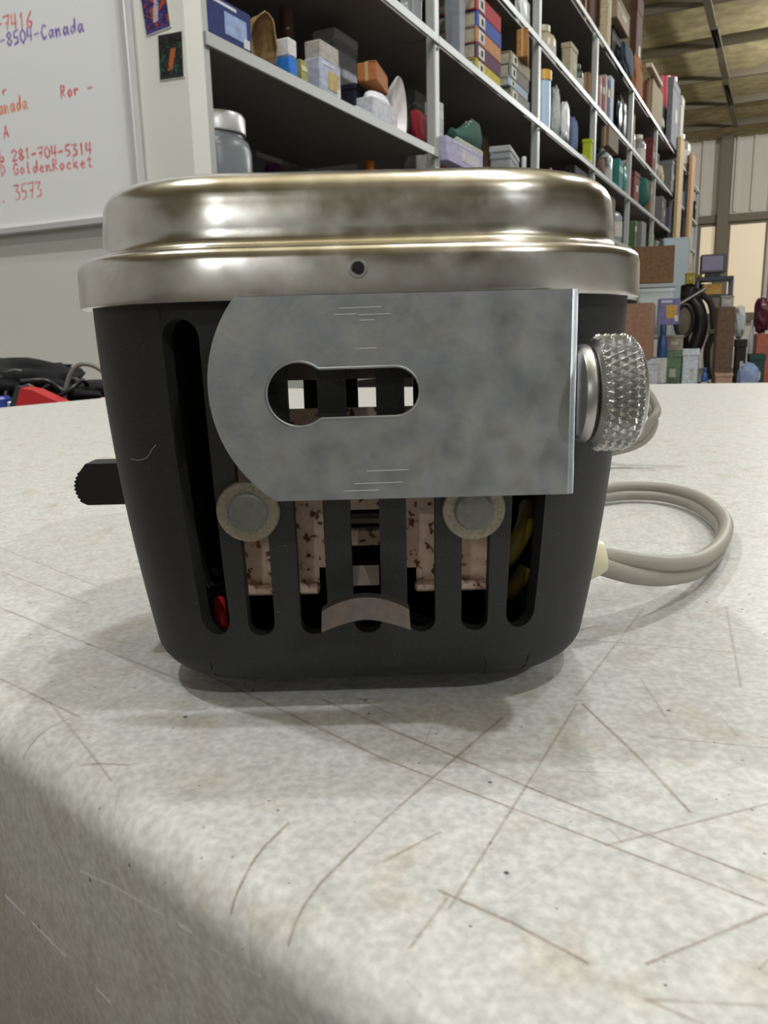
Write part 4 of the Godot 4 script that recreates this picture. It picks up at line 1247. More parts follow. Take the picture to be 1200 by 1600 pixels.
	["box", "brown box on the second shelf of the sixth bay", "box", "plain", 7.746, -1.117, 0.613, 0.166, 0.216, 0.197, "5c4430", "cfc8b8", -0.05],
	["folder", "navy folder on the second shelf of the sixth bay", "folder", "book", 7.926, -1.095, 0.613, 0.050, 0.147, 0.197, "28304c", "cfc8b8", -0.04],
	["bottle", "pink bottle on the third shelf of the sixth bay", "bottle", "bottle", 7.178, -1.094, 0.932, 0.111, 0.220, 0.118, "b07470", "cfc8b8", -0.04],
	["folder", "grey folder on the third shelf of the sixth bay", "folder", "book", 7.365, -1.081, 0.932, 0.055, 0.204, 0.197, "80807e", "cfc8b8", 0.05],
	["bottle", "pale blue bottle on the third shelf of the sixth bay", "bottle", "bottle", 7.553, -1.101, 0.932, 0.104, 0.234, 0.118, "9fb2c4", "cfc8b8", 0.01],
	["box", "brown box on the third shelf of the sixth bay", "box", "plain", 7.736, -1.116, 0.932, 0.151, 0.234, 0.197, "5c4430", "cfc8b8", 0.02],
	["carton", "navy carton on the third shelf of the sixth bay", "carton", "cardboard", 7.930, -1.112, 0.932, 0.174, 0.184, 0.197, "28304c", "cfc8b8", -0.03],
	["box", "brown box on the fourth shelf of the sixth bay", "box", "plain", 7.178, -1.116, 1.245, 0.174, 0.197, 0.197, "5c4430", "cfc8b8", -0.02],
	["bottle", "teal bottle on the fourth shelf of the sixth bay", "bottle", "bottle", 7.365, -1.109, 1.245, 0.110, 0.257, 0.118, "2f6660", "cfc8b8", 0.04],
	["bottle", "green bottle on the fourth shelf of the sixth bay", "bottle", "bottle", 7.553, -1.126, 1.245, 0.106, 0.224, 0.118, "4c6a40", "cfc8b8", -0.01],
	["bag", "cream bag on the fourth shelf of the sixth bay", "bag", "bag", 7.736, -1.129, 1.245, 0.179, 0.223, 0.197, "b8ab8a", "cfc8b8", 0.05],
	["box", "grey box on the fourth shelf of the sixth bay", "box", "plain", 7.930, -1.082, 1.245, 0.144, 0.258, 0.197, "80807e", "cfc8b8", -0.02],
	["box", "brown box on the second shelf of the seventh bay", "box", "plain", 8.310, -1.110, 0.613, 0.166, 0.210, 0.197, "5c4430", "cfc8b8", -0.01],
	["box", "teal box on the second shelf of the seventh bay", "box", "plain", 8.502, -1.086, 0.613, 0.155, 0.244, 0.197, "2f6660", "cfc8b8", 0.06],
	["bag", "white bag on the second shelf of the seventh bay", "bag", "bag", 8.686, -1.109, 0.613, 0.150, 0.193, 0.197, "cfcfca", "cfc8b8", -0.03],
	["bag", "black bag on the second shelf of the seventh bay", "bag", "bag", 8.871, -1.098, 0.613, 0.158, 0.145, 0.197, "1c1c20", "cfc8b8", -0.03],
	["carton", "grey carton on the second shelf of the seventh bay", "carton", "cardboard", 9.068, -1.128, 0.613, 0.173, 0.153, 0.197, "80807e", "cfc8b8", -0.00],
	["folder", "pale blue folder on the third shelf of the seventh bay", "folder", "book", 8.314, -1.082, 0.932, 0.053, 0.149, 0.197, "9fb2c4", "cfc8b8", 0.03],
	["bottle", "tan bottle on the third shelf of the seventh bay", "bottle", "bottle", 8.501, -1.087, 0.932, 0.099, 0.228, 0.118, "9a7c58", "cfc8b8", -0.01],
	["carton", "black carton on the third shelf of the seventh bay", "carton", "cardboard", 8.688, -1.128, 0.932, 0.178, 0.206, 0.197, "1c1c20", "cfc8b8", 0.01],
	["bottle", "brown bottle on the third shelf of the seventh bay", "bottle", "bottle", 8.875, -1.090, 0.932, 0.102, 0.238, 0.118, "5c4430", "cfc8b8", 0.01],
	["bottle", "cream bottle on the third shelf of the seventh bay", "bottle", "bottle", 9.062, -1.119, 0.932, 0.119, 0.229, 0.118, "b8ab8a", "cfc8b8", 0.02],
	["box", "cream box on the fourth shelf of the seventh bay", "box", "plain", 8.311, -1.078, 1.245, 0.157, 0.164, 0.197, "b8ab8a", "cfc8b8", -0.05],
	["carton", "brown carton on the fourth shelf of the seventh bay", "carton", "cardboard", 8.503, -1.125, 1.245, 0.162, 0.179, 0.197, "5c4430", "cfc8b8", 0.00],
	["bottle", "grey bottle on the fourth shelf of the seventh bay", "bottle", "bottle", 8.688, -1.093, 1.245, 0.114, 0.262, 0.118, "80807e", "cfc8b8", -0.01],
	["bag", "pink bag on the fourth shelf of the seventh bay", "bag", "bag", 8.870, -1.112, 1.245, 0.162, 0.198, 0.197, "b07470", "cfc8b8", -0.01],
	["bag", "black bag on the fourth shelf of the seventh bay", "bag", "bag", 9.066, -1.129, 1.245, 0.166, 0.171, 0.197, "1c1c20", "cfc8b8", -0.00],
	["folder", "black folder on the second shelf of the eighth bay", "folder", "book", 9.472, -1.075, 0.613, 0.056, 0.157, 0.197, "1c1c20", "cfc8b8", 0.02],
	["folder", "tan folder on the second shelf of the eighth bay", "folder", "book", 9.706, -1.078, 0.613, 0.049, 0.145, 0.197, "9a7c58", "cfc8b8", -0.01],
	["folder", "cream folder on the second shelf of the eighth bay", "folder", "book", 9.939, -1.126, 0.613, 0.052, 0.173, 0.197, "b8ab8a", "cfc8b8", 0.03],
	["bag", "teal bag on the second shelf of the eighth bay", "bag", "bag", 10.173, -1.113, 0.613, 0.171, 0.241, 0.197, "2f6660", "cfc8b8", -0.03],
	["box", "brown box on the third shelf of the eighth bay", "box", "plain", 9.472, -1.075, 0.932, 0.175, 0.247, 0.197, "5c4430", "cfc8b8", -0.04],
	["bottle", "pink bottle on the third shelf of the eighth bay", "bottle", "bottle", 9.706, -1.088, 0.932, 0.112, 0.224, 0.118, "b07470", "cfc8b8", 0.00],
	["folder", "navy folder on the third shelf of the eighth bay", "folder", "book", 9.939, -1.119, 0.932, 0.050, 0.222, 0.197, "28304c", "cfc8b8", -0.04],
	["carton", "pale blue carton on the third shelf of the eighth bay", "carton", "cardboard", 10.173, -1.125, 0.932, 0.162, 0.195, 0.197, "9fb2c4", "cfc8b8", 0.05],
	["folder", "pale blue folder on the fourth shelf of the eighth bay", "folder", "book", 9.472, -1.127, 1.245, 0.052, 0.223, 0.197, "9fb2c4", "cfc8b8", 0.02],
	["folder", "dark red folder on the fourth shelf of the eighth bay", "folder", "book", 9.706, -1.113, 1.245, 0.051, 0.222, 0.197, "6e2c2c", "cfc8b8", 0.05],
	["folder", "tan folder on the fourth shelf of the eighth bay", "folder", "book", 9.939, -1.120, 1.245, 0.055, 0.148, 0.197, "9a7c58", "cfc8b8", 0.02],
	["folder", "black folder on the fourth shelf of the eighth bay", "folder", "book", 10.173, -1.098, 1.245, 0.052, 0.218, 0.197, "1c1c20", "cfc8b8", -0.02],
]

func make_shelf_things() -> void:
	var seed_ := 100
	for e in ITEMS:
		seed_ += 1
		var L: float = e[7]; var H: float = e[8]; var Dp: float = e[9]
		var o := thing(e[0], e[1], e[2], at(e[4], e[5], e[6]), RUN_TURN + e[12])
		build_item(o, e[3], L, H, Dp, e[10], e[11], seed_)

func build_item(o: Node3D, kind: String, L: float, H: float, Dp: float, c1: String, c2: String, seed_: int) -> void:
	# base at y = 0; x along the shelf, z towards the aisle
	var st := begin()
	var f := Dp / 2
	match kind:
		"print":
			box_part("body", paint(c1), o, Vector3(0, H / 2, 0), Vector3(L, H, Dp), 0.003)
			box_part("printed_panel", paint(c2), o, Vector3(L * 0.12, H * 0.5, f), Vector3(L * 0.5, H * 0.5, 0.002), 0.0006)
			box_part("title_strip", paint("d4d6e4"), o, Vector3(-L * 0.1, H * 0.88, f), Vector3(L * 0.5, H * 0.08, 0.002), 0.0006)
			box_part("label", paint("e2dfda"), o, Vector3(L * 0.36, H * 0.25, f), Vector3(L * 0.14, H * 0.22, 0.0024), 0.0006)
		"rollw":
			lathe(st, [Vector2(H * 0.3, -f), Vector2(H / 2, -f), Vector2(H / 2, f), Vector2(H * 0.3, f), Vector2(H * 0.3, -f)], 24, Transform3D(Basis(Vector3.RIGHT, PI / 2), Vector3(0, H / 2, 0)))
			part(st, "roll_wall", paint(c1), o)
			st = begin()
			lathe(st, [Vector2(0, f * 0.9), Vector2(H * 0.3, f * 0.9)], 20, Transform3D(Basis(Vector3.RIGHT, PI / 2), Vector3(0, H / 2, 0)))
			part(st, "core", paint(c2), o)
		"kraft":
			# open-mouthed paper bag lying back, its creased mouth towards the aisle
			var ns := FastNoiseLite.new()
			ns.seed = seed_
			ns.frequency = 9.0
			var rings := []
			for j in 9:
				var s := j / 8.0
				var row := []
				for i in 28:
					var a := TAU * i / 28
					var rx := L / 2 * (0.95 - 0.25 * s * s)
					var ry := H / 2 * (0.80 + 0.2 * s)
					var p := Vector3(signf(cos(a)) * pow(absf(cos(a)), 0.6) * rx, H * (0.42 + 0.08 * s) + sin(a) * ry, lerpf(-f, f, s) + cos(a) * L * 0.25 * s)
					p += Vector3(ns.get_noise_3dv(p), ns.get_noise_3dv(p + Vector3(3, 0, 0)), ns.get_noise_3dv(p + Vector3(0, 5, 0))) * 0.016 * s
					p.y = clampf(p.y, 0.0025, H)
					row.append(p)
				rings.append(row)
			st.set_smooth_group(-1)
			for j in 8:
				for i in 28: quad(st, rings[j][i], rings[j][(i + 1) % 28], rings[j + 1][(i + 1) % 28], rings[j + 1][i])
			for i in 28:
				st.add_vertex(Vector3(0, H * 0.42, -f)); st.add_vertex(rings[0][i]); st.add_vertex(rings[0][(i + 1) % 28])
			part(st, "bag_wall", paint(c1), o)
			st = begin()
			var mouth := []
			for i in 29: mouth.append(rings[8][i % 28])
			tube(st, mouth, 0.0018, 6, false)
			part(st, "folded_rim", paint(c1), o)
		"tube", "tubecap":
			var r := minf(L, Dp) / 2
			lathe(st, [Vector2(0, 0), Vector2(r, 0), Vector2(r, H), Vector2(r * 0.86, H), Vector2(r * 0.86, H * 0.97), Vector2(0, H * 0.97)], 20)
			part(st, "tube_wall", paint(c1, "film"), o)
			if kind == "tubecap":
				st = begin()
				lathe(st, [Vector2(r * 1.12, H * 0.86), Vector2(r * 1.12, H * 1.02), Vector2(r * 0.9, H * 1.04), Vector2(0, H * 1.04)], 20)
				part(st, "cap", paint(c2, "film"), o)
		"twotone":
			box_part("lower_half", paint(c2), o, Vector3(0, H * 0.29, 0), Vector3(L, H * 0.58, Dp), 0.003)
			box_part("upper_half", paint(c1), o, Vector3(0, H * 0.79, 0), Vector3(L, H * 0.42, Dp), 0.003)
		"book":
			# standing: spine towards the aisle
			box_part("pages", paint("cfc9b6"), o, Vector3(0, H / 2, -0.004), Vector3(L * 0.8, H * 0.97, Dp * 0.94), 0.0)
			for s in [-1.0, 1.0]: box_part("cover", paint(c1), o, Vector3(s * L * 0.44, H / 2, 0), Vector3(L * 0.12, H, Dp), 0.0006)
			box_part("spine", paint(c1), o, Vector3(0, H / 2, f - 0.002), Vector3(L, H, 0.004), 0.001)
			box_part("spine_label", paint(c2), o, Vector3(0, H * 0.7, f), Vector3(L * 0.8, H * 0.18, 0.002), 0.0)
		"lying":
			# lying flat: spine towards the aisle
			box_part("pages", paint("bfb7a2"), o, Vector3(0, H / 2, -0.003), Vector3(L * 0.97, H * 0.86, Dp * 0.95), 0.0)
			for s in [0.04, 0.96]: box_part("cover", paint(c1), o, Vector3(0, H * s, 0), Vector3(L, H * 0.08, Dp), 0.0006)
			box_part("spine", paint(c1), o, Vector3(0, H / 2, f - 0.003), Vector3(L, H, 0.006), 0.001)
			box_part("spine_label", paint("dedbd2"), o, Vector3(-L * 0.3, H * 0.5, f), Vector3(L * 0.22, H * 0.74, 0.003), 0.0)
			box_part("spine_title", paint("2a2a34"), o, Vector3(-L * 0.29, H * 0.5, f + 0.001), Vector3(L * 0.08, H * 0.4, 0.002), 0.0)
		"plain", "cardboard":
			box_part("body", paint(c1), o, Vector3(0, H / 2, 0), Vector3(L, H, Dp), 0.003)
			if kind == "cardboard" and H > 0.03:
				box_part("packing_tape", paint("b89a6a", "film"), o, Vector3(0, H / 2 + 0.001, 0), Vector3(L + 0.002, H, Dp * 0.16), 0.0)
				box_part("lid_flap", paint(c1), o, Vector3(0, H + 0.001, f * 0.52), Vector3(L, 0.003, f * 0.94), 0.0006)
			elif H > 0.05:
				box_part("lid", paint(c1), o, Vector3(0, H * 0.93, 0), Vector3(L + 0.006, H * 0.14, Dp + 0.006), 0.002)
				box_part("label", paint("c9c6be"), o, Vector3(L * 0.1, H * 0.5, f), Vector3(L * 0.3, H * 0.2, 0.002), 0.0)
		"dome":
			box_part("body", paint(c1), o, Vector3(0, H * 0.36, 0), Vector3(L, H * 0.72, Dp), 0.003)
			lathe(st, [Vector2(0.44, 0.70), Vector2(0.46, 0.76), Vector2(0.40, 0.90), Vector2(0.30, 0.98), Vector2(0.0, 1.0)], 20, Transform3D(Basis.from_scale(Vector3(L, H, Dp)), Vector3.ZERO))
			part(st, "domed_cover", paint("e4e4ec", "film"), o)
		"plate":
			lathe(st, [Vector2(0, -0.5), Vector2(0.28, -0.5), Vector2(0.34, -0.3), Vector2(0.5, 0.42), Vector2(0.49, 0.5), Vector2(0.32, -0.1), Vector2(0.0, -0.16)], 40, Transform3D(Basis(Vector3(L, 0, 0), Vector3(0, 0, Dp), Vector3(0, -H, 0)), Vector3(0, H / 2, 0)))
			part(st, "dish", paint(c1, "film"), o)
		"bin":
			# tapered open tub: floor, four walls, rim, lid
			var m := paint(c1, "clear")
			var tpr := 0.9
			var rings := []
			for lv in [[0.0, tpr], [0.02, tpr + 0.01], [0.93, 1.0], [0.93, 1.05], [1.0, 1.05]]:
				var row := []
				for c in 4:
					var cx: float = [1.0, -1.0, -1.0, 1.0][c]
					var cz: float = [1.0, 1.0, -1.0, -1.0][c]
					var rad := 0.12 * minf(L, Dp)
					for i in 5:
						var a := PI / 2 * (c + i / 4.0)
						row.append(Vector3(cx * (L / 2 - rad) + rad * cos(a), 0, cz * (f - rad) + rad * sin(a)) * Vector3(lv[1], 1, lv[1]) + Vector3(0, H * 0.9 * lv[0], 0))
				rings.append(row)
			st.set_smooth_group(-1)
			for j in 4:
				for i in 20: quad(st, rings[j][i], rings[j][(i + 1) % 20], rings[j + 1][(i + 1) % 20], rings[j + 1][i])
			for i in 20:
				st.add_vertex(Vector3.ZERO); st.add_vertex(rings[0][i]); st.add_vertex(rings[0][(i + 1) % 20])
			part(st, "tub_wall", m, o)
			box_part("lid", paint("c8ccd0", "clear"), o, Vector3(0, H * 0.95, 0), Vector3(L * 1.06, H * 0.08, Dp * 1.06), 0.004)
			st = begin()
			lump(st, Vector3(0, 0.004, 0), Vector3(L * 0.38, H * 0.3, f * 0.74), 0.25, seed_)
			part(st, "contents", paint("70727a", "cloth"), o)
		"jar":
			var r := L / 2
			lathe(st, [Vector2(0, 0), Vector2(r * 0.92, 0), Vector2(r, 0.01), Vector2(r, H * 0.68), Vector2(r * 0.94, H * 0.76), Vector2(r * 0.82, H * 0.80), Vector2(r * 0.80, H * 0.86)], 40)
			part(st, "glass_wall", paint("9aa0a6", "clear"), o)
			st = begin()
			lathe(st, [Vector2(0, 0.004), Vector2(r * 0.9, 0.004), Vector2(r * 0.93, 0.012), Vector2(r * 0.93, H * 0.62), Vector2(r * 0.7, H * 0.66), Vector2(0, H * 0.66)], 32)
			part(st, "contents", paint("3c3f46", "cloth"), o)
			st = begin()
			lathe(st, [Vector2(r * 0.86, H * 0.83), Vector2(r * 0.88, H * 0.84), Vector2(r * 0.88, H * 0.97), Vector2(r * 0.84, H), Vector2(0, H)], 40)
			part(st, "screw_lid", M.frame_alu, o)
		"bottle":
			var r := minf(L, Dp) / 2
			lathe(st, [Vector2(0, 0), Vector2(r * 0.9, 0), Vector2(r, 0.008), Vector2(r, H * 0.68), Vector2(r * 0.85, H * 0.78), Vector2(r * 0.48, H * 0.86), Vector2(r * 0.45, H * 0.9)], 24)
			part(st, "bottle_wall", paint(c1, "film"), o)
			st = begin()
			lathe(st, [Vector2(r * 0.5, H * 0.86), Vector2(r * 0.56, H * 0.87), Vector2(r * 0.56, H * 0.99), Vector2(r * 0.5, H), Vector2(0, H)], 20)
			part(st, "cap", paint(c2 if c2 else "d8d8d8", "film"), o)
			st = begin()
			lathe(st, [Vector2(r * 1.01, H * 0.2), Vector2(r * 1.015, H * 0.2), Vector2(r * 1.015, H * 0.55), Vector2(r * 1.01, H * 0.55)], 24)
			part(st, "label", paint("cfcdc6"), o)
		"shoe":
			var rows := []
			for j in 13:
				var s := j / 12.0
				var hh := H * (0.95 if s < 0.25 else lerpf(0.95, 0.42, clampf((s - 0.25) / 0.6, 0, 1)))
				var wd := f * (0.75 + 0.25 * sin(PI * clampf(s * 1.1, 0, 1)))
				var row := []
				for i in 16:
					var a := TAU * i / 16
					row.append(Vector3(lerpf(L / 2, -L / 2, s), H * 0.14 + (0.5 + 0.5 * sin(a)) * (hh - H * 0.14), cos(a) * wd * (1.0 if sin(a) < 0.3 else 0.75)))
				rows.append(row)
			st.set_smooth_group(1)
			for j in 12:
				for i in 16: quad(st, rows[j][i], rows[j][(i + 1) % 16], rows[j + 1][(i + 1) % 16], rows[j + 1][i])
			for e in [0, 12]:
				for i in range(1, 15):
					st.add_vertex(rows[e][0]); st.add_vertex(rows[e][i]); st.add_vertex(rows[e][i + 1])
			part(st, "upper", paint(c1, "cloth"), o)
			box_part("sole", paint(c2), o, Vector3(0, H * 0.1, 0), Vector3(L, H * 0.2, Dp * 0.95), 0.006)
			for k in 4: box_part("lace", paint("c8ccc8", "cloth"), o, Vector3(L * (0.12 - 0.09 * k), H * (0.80 - 0.1 * k), 0), Vector3(0.008, 0.006, Dp * 0.5), 0.001)
		_:
			lump(st, Vector3.ZERO, Vector3(L * 0.5, H * 0.5, f), 0.3, seed_)
			part(st, "bag_body", paint(c1, "film" if seed_ % 2 == 0 else "cloth"), o)
			st = begin()
			lump(st, Vector3(L * 0.05, H * 0.76, 0), Vector3(L * 0.18, H * 0.11, f * 0.35), 0.5, seed_ + 7, 0.9, 14, 8)
			part(st, "gathered_top", paint(c1, "film" if seed_ % 2 == 0 else "cloth"), o)

# ---------------------------------------------------------------- pile of stuff on a low bench in the aisle
const PILE := [
	["white_carton", "white carton at the foot of the pile, under the pink-brown carton", "carton", "plain", 1.210, -0.250, -3.700, 0.103, 0.182, 0.160, "cfd2dc", "", -0.30],
	["carton", "pink-brown cardboard carton standing on the white carton in the pile", "carton", "cardboard", 1.169, -0.068, -3.685, 0.116, 0.238, 0.130, "a8806a", "", -0.42],
	["green_bin", "sage green plastic bin with a lid in the pile", "bin", "plain", 1.398, -0.250, -3.920, 0.094, 0.207, 0.140, "6f8a6a", "", -0.30],
	["tan_carton", "tan carton on the sage green bin", "carton", "plain", 1.402, -0.043, -3.925, 0.097, 0.071, 0.150, "a89c8c", "", -0.30],
	["laundry_basket", "white plastic laundry basket under the large brown carton", "basket", "bin", 1.339, 0.028, -4.005, 0.171, 0.244, 0.170, "e4ecec", "", -0.30],
	["carton", "large brown cardboard carton at the top of the pile", "carton", "cardboard", 1.341, 0.272, -4.060, 0.185, 0.168, 0.220, "7c5a3c", "", -0.30],
	["blue_bucket", "blue plastic bucket behind the pink-brown carton", "bucket", "bottle", 1.299, -0.250, -3.750, 0.047, 0.326, 0.060, "2c4a74", "2c4a74", 0.00],
	["carton", "purple and yellow printed carton on the blue bucket", "carton", "print", 1.322, 0.076, -3.760, 0.093, 0.118, 0.060, "8078a8", "c8a050", -0.30],
	["white_board", "white foam board box standing beside the sage green bin", "box", "plain", 1.391, -0.250, -3.645, 0.066, 0.220, 0.050, "d5dce8", "", -0.30],
	["dark_cabinet", "black flight case under the yellow boxes", "case", "plain", 1.674, -0.250, -4.420, 0.102, 0.535, 0.140, "1a1614", "", -0.30],
	["yellow_box", "yellow box on the black flight case", "box", "plain", 1.624, 0.285, -4.330, 0.040, 0.055, 0.060, "b8a838", "", -0.30],
	["yellow_box", "smaller yellow box with grey band on the black flight case", "box", "twotone", 1.677, 0.285, -4.345, 0.030, 0.049, 0.050, "b0a244", "8c8a80", -0.30],
	["brown_carton", "tall brown cardboard carton below the old monitor", "carton", "cardboard", 1.589, -0.250, -3.775, 0.076, 0.398, 0.110, "6a5242", "", -0.30],
	["black_crate", "black crate below the clear bag", "crate", "plain", 1.705, -0.250, -3.855, 0.045, 0.253, 0.070, "28221e", "", -0.30],
	["plastic_bag", "crumpled clear plastic bag on the black crate", "plastic bag", "bag", 1.693, 0.003, -3.855, 0.054, 0.157, 0.070, "c0c8c8", "", -0.30],
	["white_bottle", "tall white plastic bottle beside the black crate", "bottle", "bottle", 1.764, -0.250, -3.877, 0.024, 0.340, 0.035, "c4c6d0", "d0d2da", 0.00],
	["red_carton", "brick red carton beside the tall white bottle", "carton", "cardboard", 1.811, -0.250, -3.850, 0.078, 0.274, 0.100, "a8604c", "", -0.30],
	["maroon_bag", "maroon bag with pink patch on the brick red carton", "bag", "bag", 1.795, 0.024, -3.850, 0.077, 0.173, 0.100, "4a1428", "", -0.30],
	["grey_box", "pale grey box on the tall brown carton", "box", "plain", 1.589, 0.148, -3.770, 0.052, 0.051, 0.080, "a8a49c", "", -0.30],
	["green_tub", "dark green lidded tub at the foot of the brick red carton", "tub", "plain", 1.694, -0.250, -3.660, 0.063, 0.190, 0.080, "24443e", "", -0.30],
	["shopping_bag", "blue and white plastic shopping bag at the foot of the pile", "shopping bag", "bag", 1.606, -0.250, -3.535, 0.094, 0.160, 0.070, "8c9cc0", "", -0.30],
	["plank", "short pinkish wooden plank at the foot of the tall brown carton", "plank", "plain", 1.494, -0.250, -3.525, 0.067, 0.116, 0.050, "b4917c", "", -0.30],
	["blue_tub", "small blue tub beside the plank", "tub", "bottle", 1.431, -0.250, -3.575, 0.031, 0.138, 0.050, "34568c", "34568c", 0.00],
]

func make_pile() -> void:
	var bench := thing("low_bench", "low grey bench in the aisle under the pile of boxes", "bench", at(4.4, -0.30, FLOOR_Y), RUN_TURN)
	box_part("bench_top", paint("8a8a86"), bench, Vector3(0, 0.475, 0), Vector3(1.75, 0.03, 1.15), 0.004)
	for sx in [-0.82, 0.82]:
		for sz in [-0.52, 0.52]:
			box_part("leg", M.dark_steel, bench, Vector3(sx, 0.23, sz), Vector3(0.04, 0.46, 0.04), 0.003)
	var seed_ := 300
	for e in PILE:
		seed_ += 1
		var o := thing(e[0], e[1], e[2], Vector3(e[4], e[5], e[6]), e[12])
		build_item(o, e[3], e[7], e[8], e[9], e[10], e[11], seed_)
	# tall pale cabinet behind the pile
	var cab := thing("tall_cabinet", "tall pale blue-grey metal cabinet behind the black flight case", "cabinet", Vector3(1.775, -0.25, -4.98), -0.3)
	box_part("body", paint("98a4ac", "film"), cab, Vector3(0, 0.415, 0), Vector3(0.15, 0.83, 0.16), 0.004)
	box_part("door", paint("a2aeb6", "film"), cab, Vector3(0, 0.42, 0.082), Vector3(0.138, 0.78, 0.008), 0.002)
	box_part("handle", M.frame_alu, cab, Vector3(0.05, 0.45, 0.09), Vector3(0.008, 0.09, 0.012), 0.002)
	# wheeled cart with the old monitor
	var cart := thing("metal_cart", "dark slate metal cart carrying the old monitor", "cart", Vector3(1.70, -0.25, -4.20), -0.3)
	box_part("top_shelf", paint("343a44", "film"), cart, Vector3(0, 0.548, 0), Vector3(0.17, 0.022, 0.14), 0.003)
	box_part("middle_shelf", paint("343a44", "film"), cart, Vector3(0, 0.465, 0), Vector3(0.17, 0.012, 0.14), 0.003)
	for sx in [-0.08, 0.08]:
		for sz in [-0.062, 0.062]:
			box_part("upright", paint("5a5e70", "film"), cart, Vector3(sx, 0.27, sz), Vector3(0.012, 0.54, 0.012), 0.001)
	var yb := thing("yellow_carton", "amber cardboard carton on the middle shelf of the metal cart", "carton", Vector3(1.69, 0.2215, -4.20), -0.3)
	build_item(yb, "cardboard", 0.09, 0.05, 0.1, "c49a50", "", 900)
	var mon := thing("monitor", "old grey computer monitor on the dark metal cart", "monitor", Vector3(1.685, 0.31, -4.19), -0.3)
	box_part("case", paint("4c4a54", "film"), mon, Vector3(0, 0.062, 0), Vector3(0.122, 0.092, 0.05), 0.006)
	box_part("screen", paint("7c7890", "film"), mon, Vector3(-0.004, 0.064, 0.0255), Vector3(0.098, 0.07, 0.003), 0.001)
	box_part("stand", paint("2a2a30", "film"), mon, Vector3(0, 0.008, 0), Vector3(0.07, 0.016, 0.05), 0.003)
	# black upright machine: wheel, body, silver handle
	var mc := thing("vacuum_cleaner", "black upright vacuum cleaner with a large wheel and silver handle", "vacuum cleaner", Vector3(1.545, -0.25, -4.04), -0.3)
	var st := begin()
	tube(st, spline([Vector3(-0.02, 0.03, 0), Vector3(-0.005, 0.15, 0.0), Vector3(0.035, 0.30, 0.0), Vector3(0.02, 0.40, 0.0), Vector3(-0.02, 0.46, 0.0), Vector3(-0.01, 0.505, 0)]), 0.034, 16)
	part(st, "body", paint("22201f", "film"), mc)
	st = begin()
	var rim := []
	for i in 25: rim.append(Vector3(-0.045 + 0.042 * cos(TAU * i / 24), 0.345 + 0.078 * sin(TAU * i / 24), 0.045))
	tube(st, rim, 0.009, 10, false)
	part(st, "wheel_rim", paint("1c1b1b", "film"), mc)
	st = begin()
	lathe(st, [Vector2(0, 0.006), Vector2(0.7, 0.004), Vector2(1.0, -0.004)], 24, Transform3D(Basis(Vector3(0.04, 0, 0), Vector3(0, 0, 1), Vector3(0, -0.074, 0)), Vector3(-0.045, 0.345, 0.04)))
	part(st, "wheel_disc", paint("6c6052"), mc)
	st = begin()
	tube(st, [Vector3(-0.075, 0.42, 0.05), Vector3(0.045, 0.495, 0.05)], 0.009, 10)
	part(st, "handle", paint("a0a09c", "metal"), mc)
	st = begin()
	tube(st, spline([Vector3(0.03, 0.47, 0.02), Vector3(0.075, 0.42, 0.02), Vector3(0.095, 0.30, 0.02), Vector3(0.07, 0.2, 0.02), Vector3(0.085, 0.06, 0.01)]), 0.016, 12)
	part(st, "hose", paint("2a2826"), mc)
	box_part("floor_head", paint("1d1c1c", "film"), mc, Vector3(0.02, 0.025, 0.01), Vector3(0.15, 0.05, 0.09), 0.01)
	box_part("clip", paint("6e675c"), mc, Vector3(0.095, 0.29, 0.035), Vector3(0.05, 0.022, 0.02), 0.003)
	# timber boards standing on the floor against the far end of the shelves
	for b in [[8.15, 1.72, 0.06, "c8ae84", "pale timber board standing on end against the far shelf bays"], [9.15, 1.76, 0.06, "c09a70", "orange-tinted timber board standing on end against the far shelf bays"]]:
		var bd := thing("timber_board", b[4], "board", at(b[0], -0.955, FLOOR_Y), RUN_TURN)
		box_part("board", paint(b[3]), bd, Vector3(0, (b[1] - FLOOR_Y) / 2, 0), Vector3(0.30, b[1] - FLOOR_Y, 0.03), 0.003)

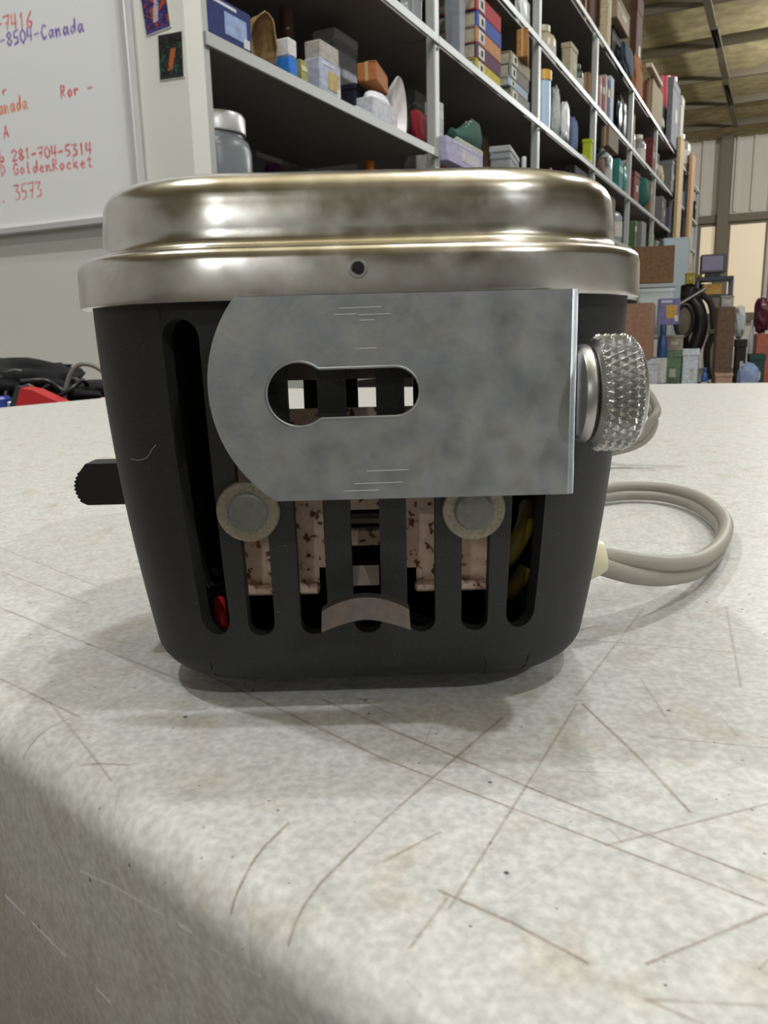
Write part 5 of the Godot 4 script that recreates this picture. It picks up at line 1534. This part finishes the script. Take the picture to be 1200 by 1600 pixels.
# ---------------------------------------------------------------- bench beyond the table with cables and tools
func make_side_bench() -> void:
	var bench := thing("side_bench", "low dark bench beyond the table, below the whiteboard", "bench", Vector3(-0.66, FLOOR_Y, -1.26), 0.0)
	box_part("bench_top", paint("4a4038"), bench, Vector3(0, 0.690, 0), Vector3(0.78, 0.03, 0.40), 0.004)
	for sx in [-0.35, 0.35]:
		for sz in [-0.16, 0.16]:
			box_part("leg", M.dark_steel, bench, Vector3(sx, 0.3375, sz), Vector3(0.04, 0.675, 0.04), 0.003)
	var ty := FLOOR_Y + 0.705
	var o := thing("cable_heap", "heap of black cables and fabric on the dark bench below the whiteboard", "cables", Vector3(-0.48, ty, -1.22), 0.0)
	var st := begin()
	lump(st, Vector3(-0.06, 0.0, 0.0), Vector3(0.10, 0.038, 0.07), 0.5, 41, 0.9)
	part(st, "black_cloth", paint("16171b", "cloth"), o)
	st = begin()
	lump(st, Vector3(0.04, 0.0, 0.01), Vector3(0.09, 0.020, 0.06), 0.5, 42, 0.9)
	part(st, "black_cloth", paint("1b1b1e", "cloth"), o)
	var r4 := RandomNumberGenerator.new()
	r4.seed = 77
	for k in 9:
		var pts := []
		var c := Vector3(r4.randf_range(-0.13, 0.10), 0.012, r4.randf_range(-0.03, 0.06))
		for i in 9:
			var a := TAU * i / 7.0 + k
			pts.append(c + Vector3(cos(a) * r4.randf_range(0.03, 0.05), (0.03 - c.x * 0.16) * (0.6 + 0.5 * sin(a * 1.7 + k)) , sin(a) * 0.025))
		st = begin()
		tube(st, spline(pts, 5), 0.0035, 8)
		part(st, "cable", paint(["15161a", "222226", "4a4a4c"][k % 3], "film"), o)
	var g := thing("grey_cable", "grey cable arching up beside the heap of black cables", "cable", Vector3(-0.42, ty, -1.15), 0.0)
	st = begin()
	tube(st, spline([Vector3(-0.035, 0.003, 0.0), Vector3(-0.022, 0.045, 0.0), Vector3(-0.004, 0.064, 0.0), Vector3(0.022, 0.058, 0.0), Vector3(0.045, 0.03, 0.0), Vector3(0.055, 0.003, 0.0)]), 0.0034, 10)
	part(st, "cable", paint("7a7874", "film"), g)
	var rt := thing("red_case", "bright red tool case with a dark edge in front of the black cables", "tool case", Vector3(-0.455, ty, -1.085), 0.06)
	st = begin()
	slab(st, PackedVector2Array([Vector2(-0.034, 0.0), Vector2(0.042, 0.0), Vector2(0.030, 0.016), Vector2(-0.004, 0.034), Vector2(-0.020, 0.038)]), -0.02, 0.02)
	part(st, "case_shell", paint("c0262c", "film"), rt)
	st = begin()
	slab(st, PackedVector2Array([Vector2(-0.044, 0.0), Vector2(-0.035, 0.0), Vector2(-0.0205, 0.039), Vector2(-0.026, 0.040)]), -0.018, 0.018)
	part(st, "dark_edge", paint("2a3a34", "film"), rt)
	var bl := thing("blue_connector", "small blue plastic connector next to the red tool case", "connector", Vector3(-0.512, ty, -1.085), 0.2)
	box_part("shell", paint("3048a0", "film"), bl, Vector3(0, 0.013, 0), Vector3(0.022, 0.026, 0.03), 0.003)
	box_part("pins", M.frame_alu, bl, Vector3(0.012, 0.013, 0), Vector3(0.008, 0.012, 0.02), 0.001)
	var rc := thing("red_connector", "small red cable connector at the end of the black cables", "connector", Vector3(-0.372, ty, -1.09), 0.0)
	box_part("shell", paint("c83030", "film"), rc, Vector3(0, 0.009, 0), Vector3(0.030, 0.018, 0.02), 0.004)
	box_part("pins", paint("e0b8a8", "film"), rc, Vector3(0.0, 0.019, 0), Vector3(0.012, 0.004, 0.012), 0.001)
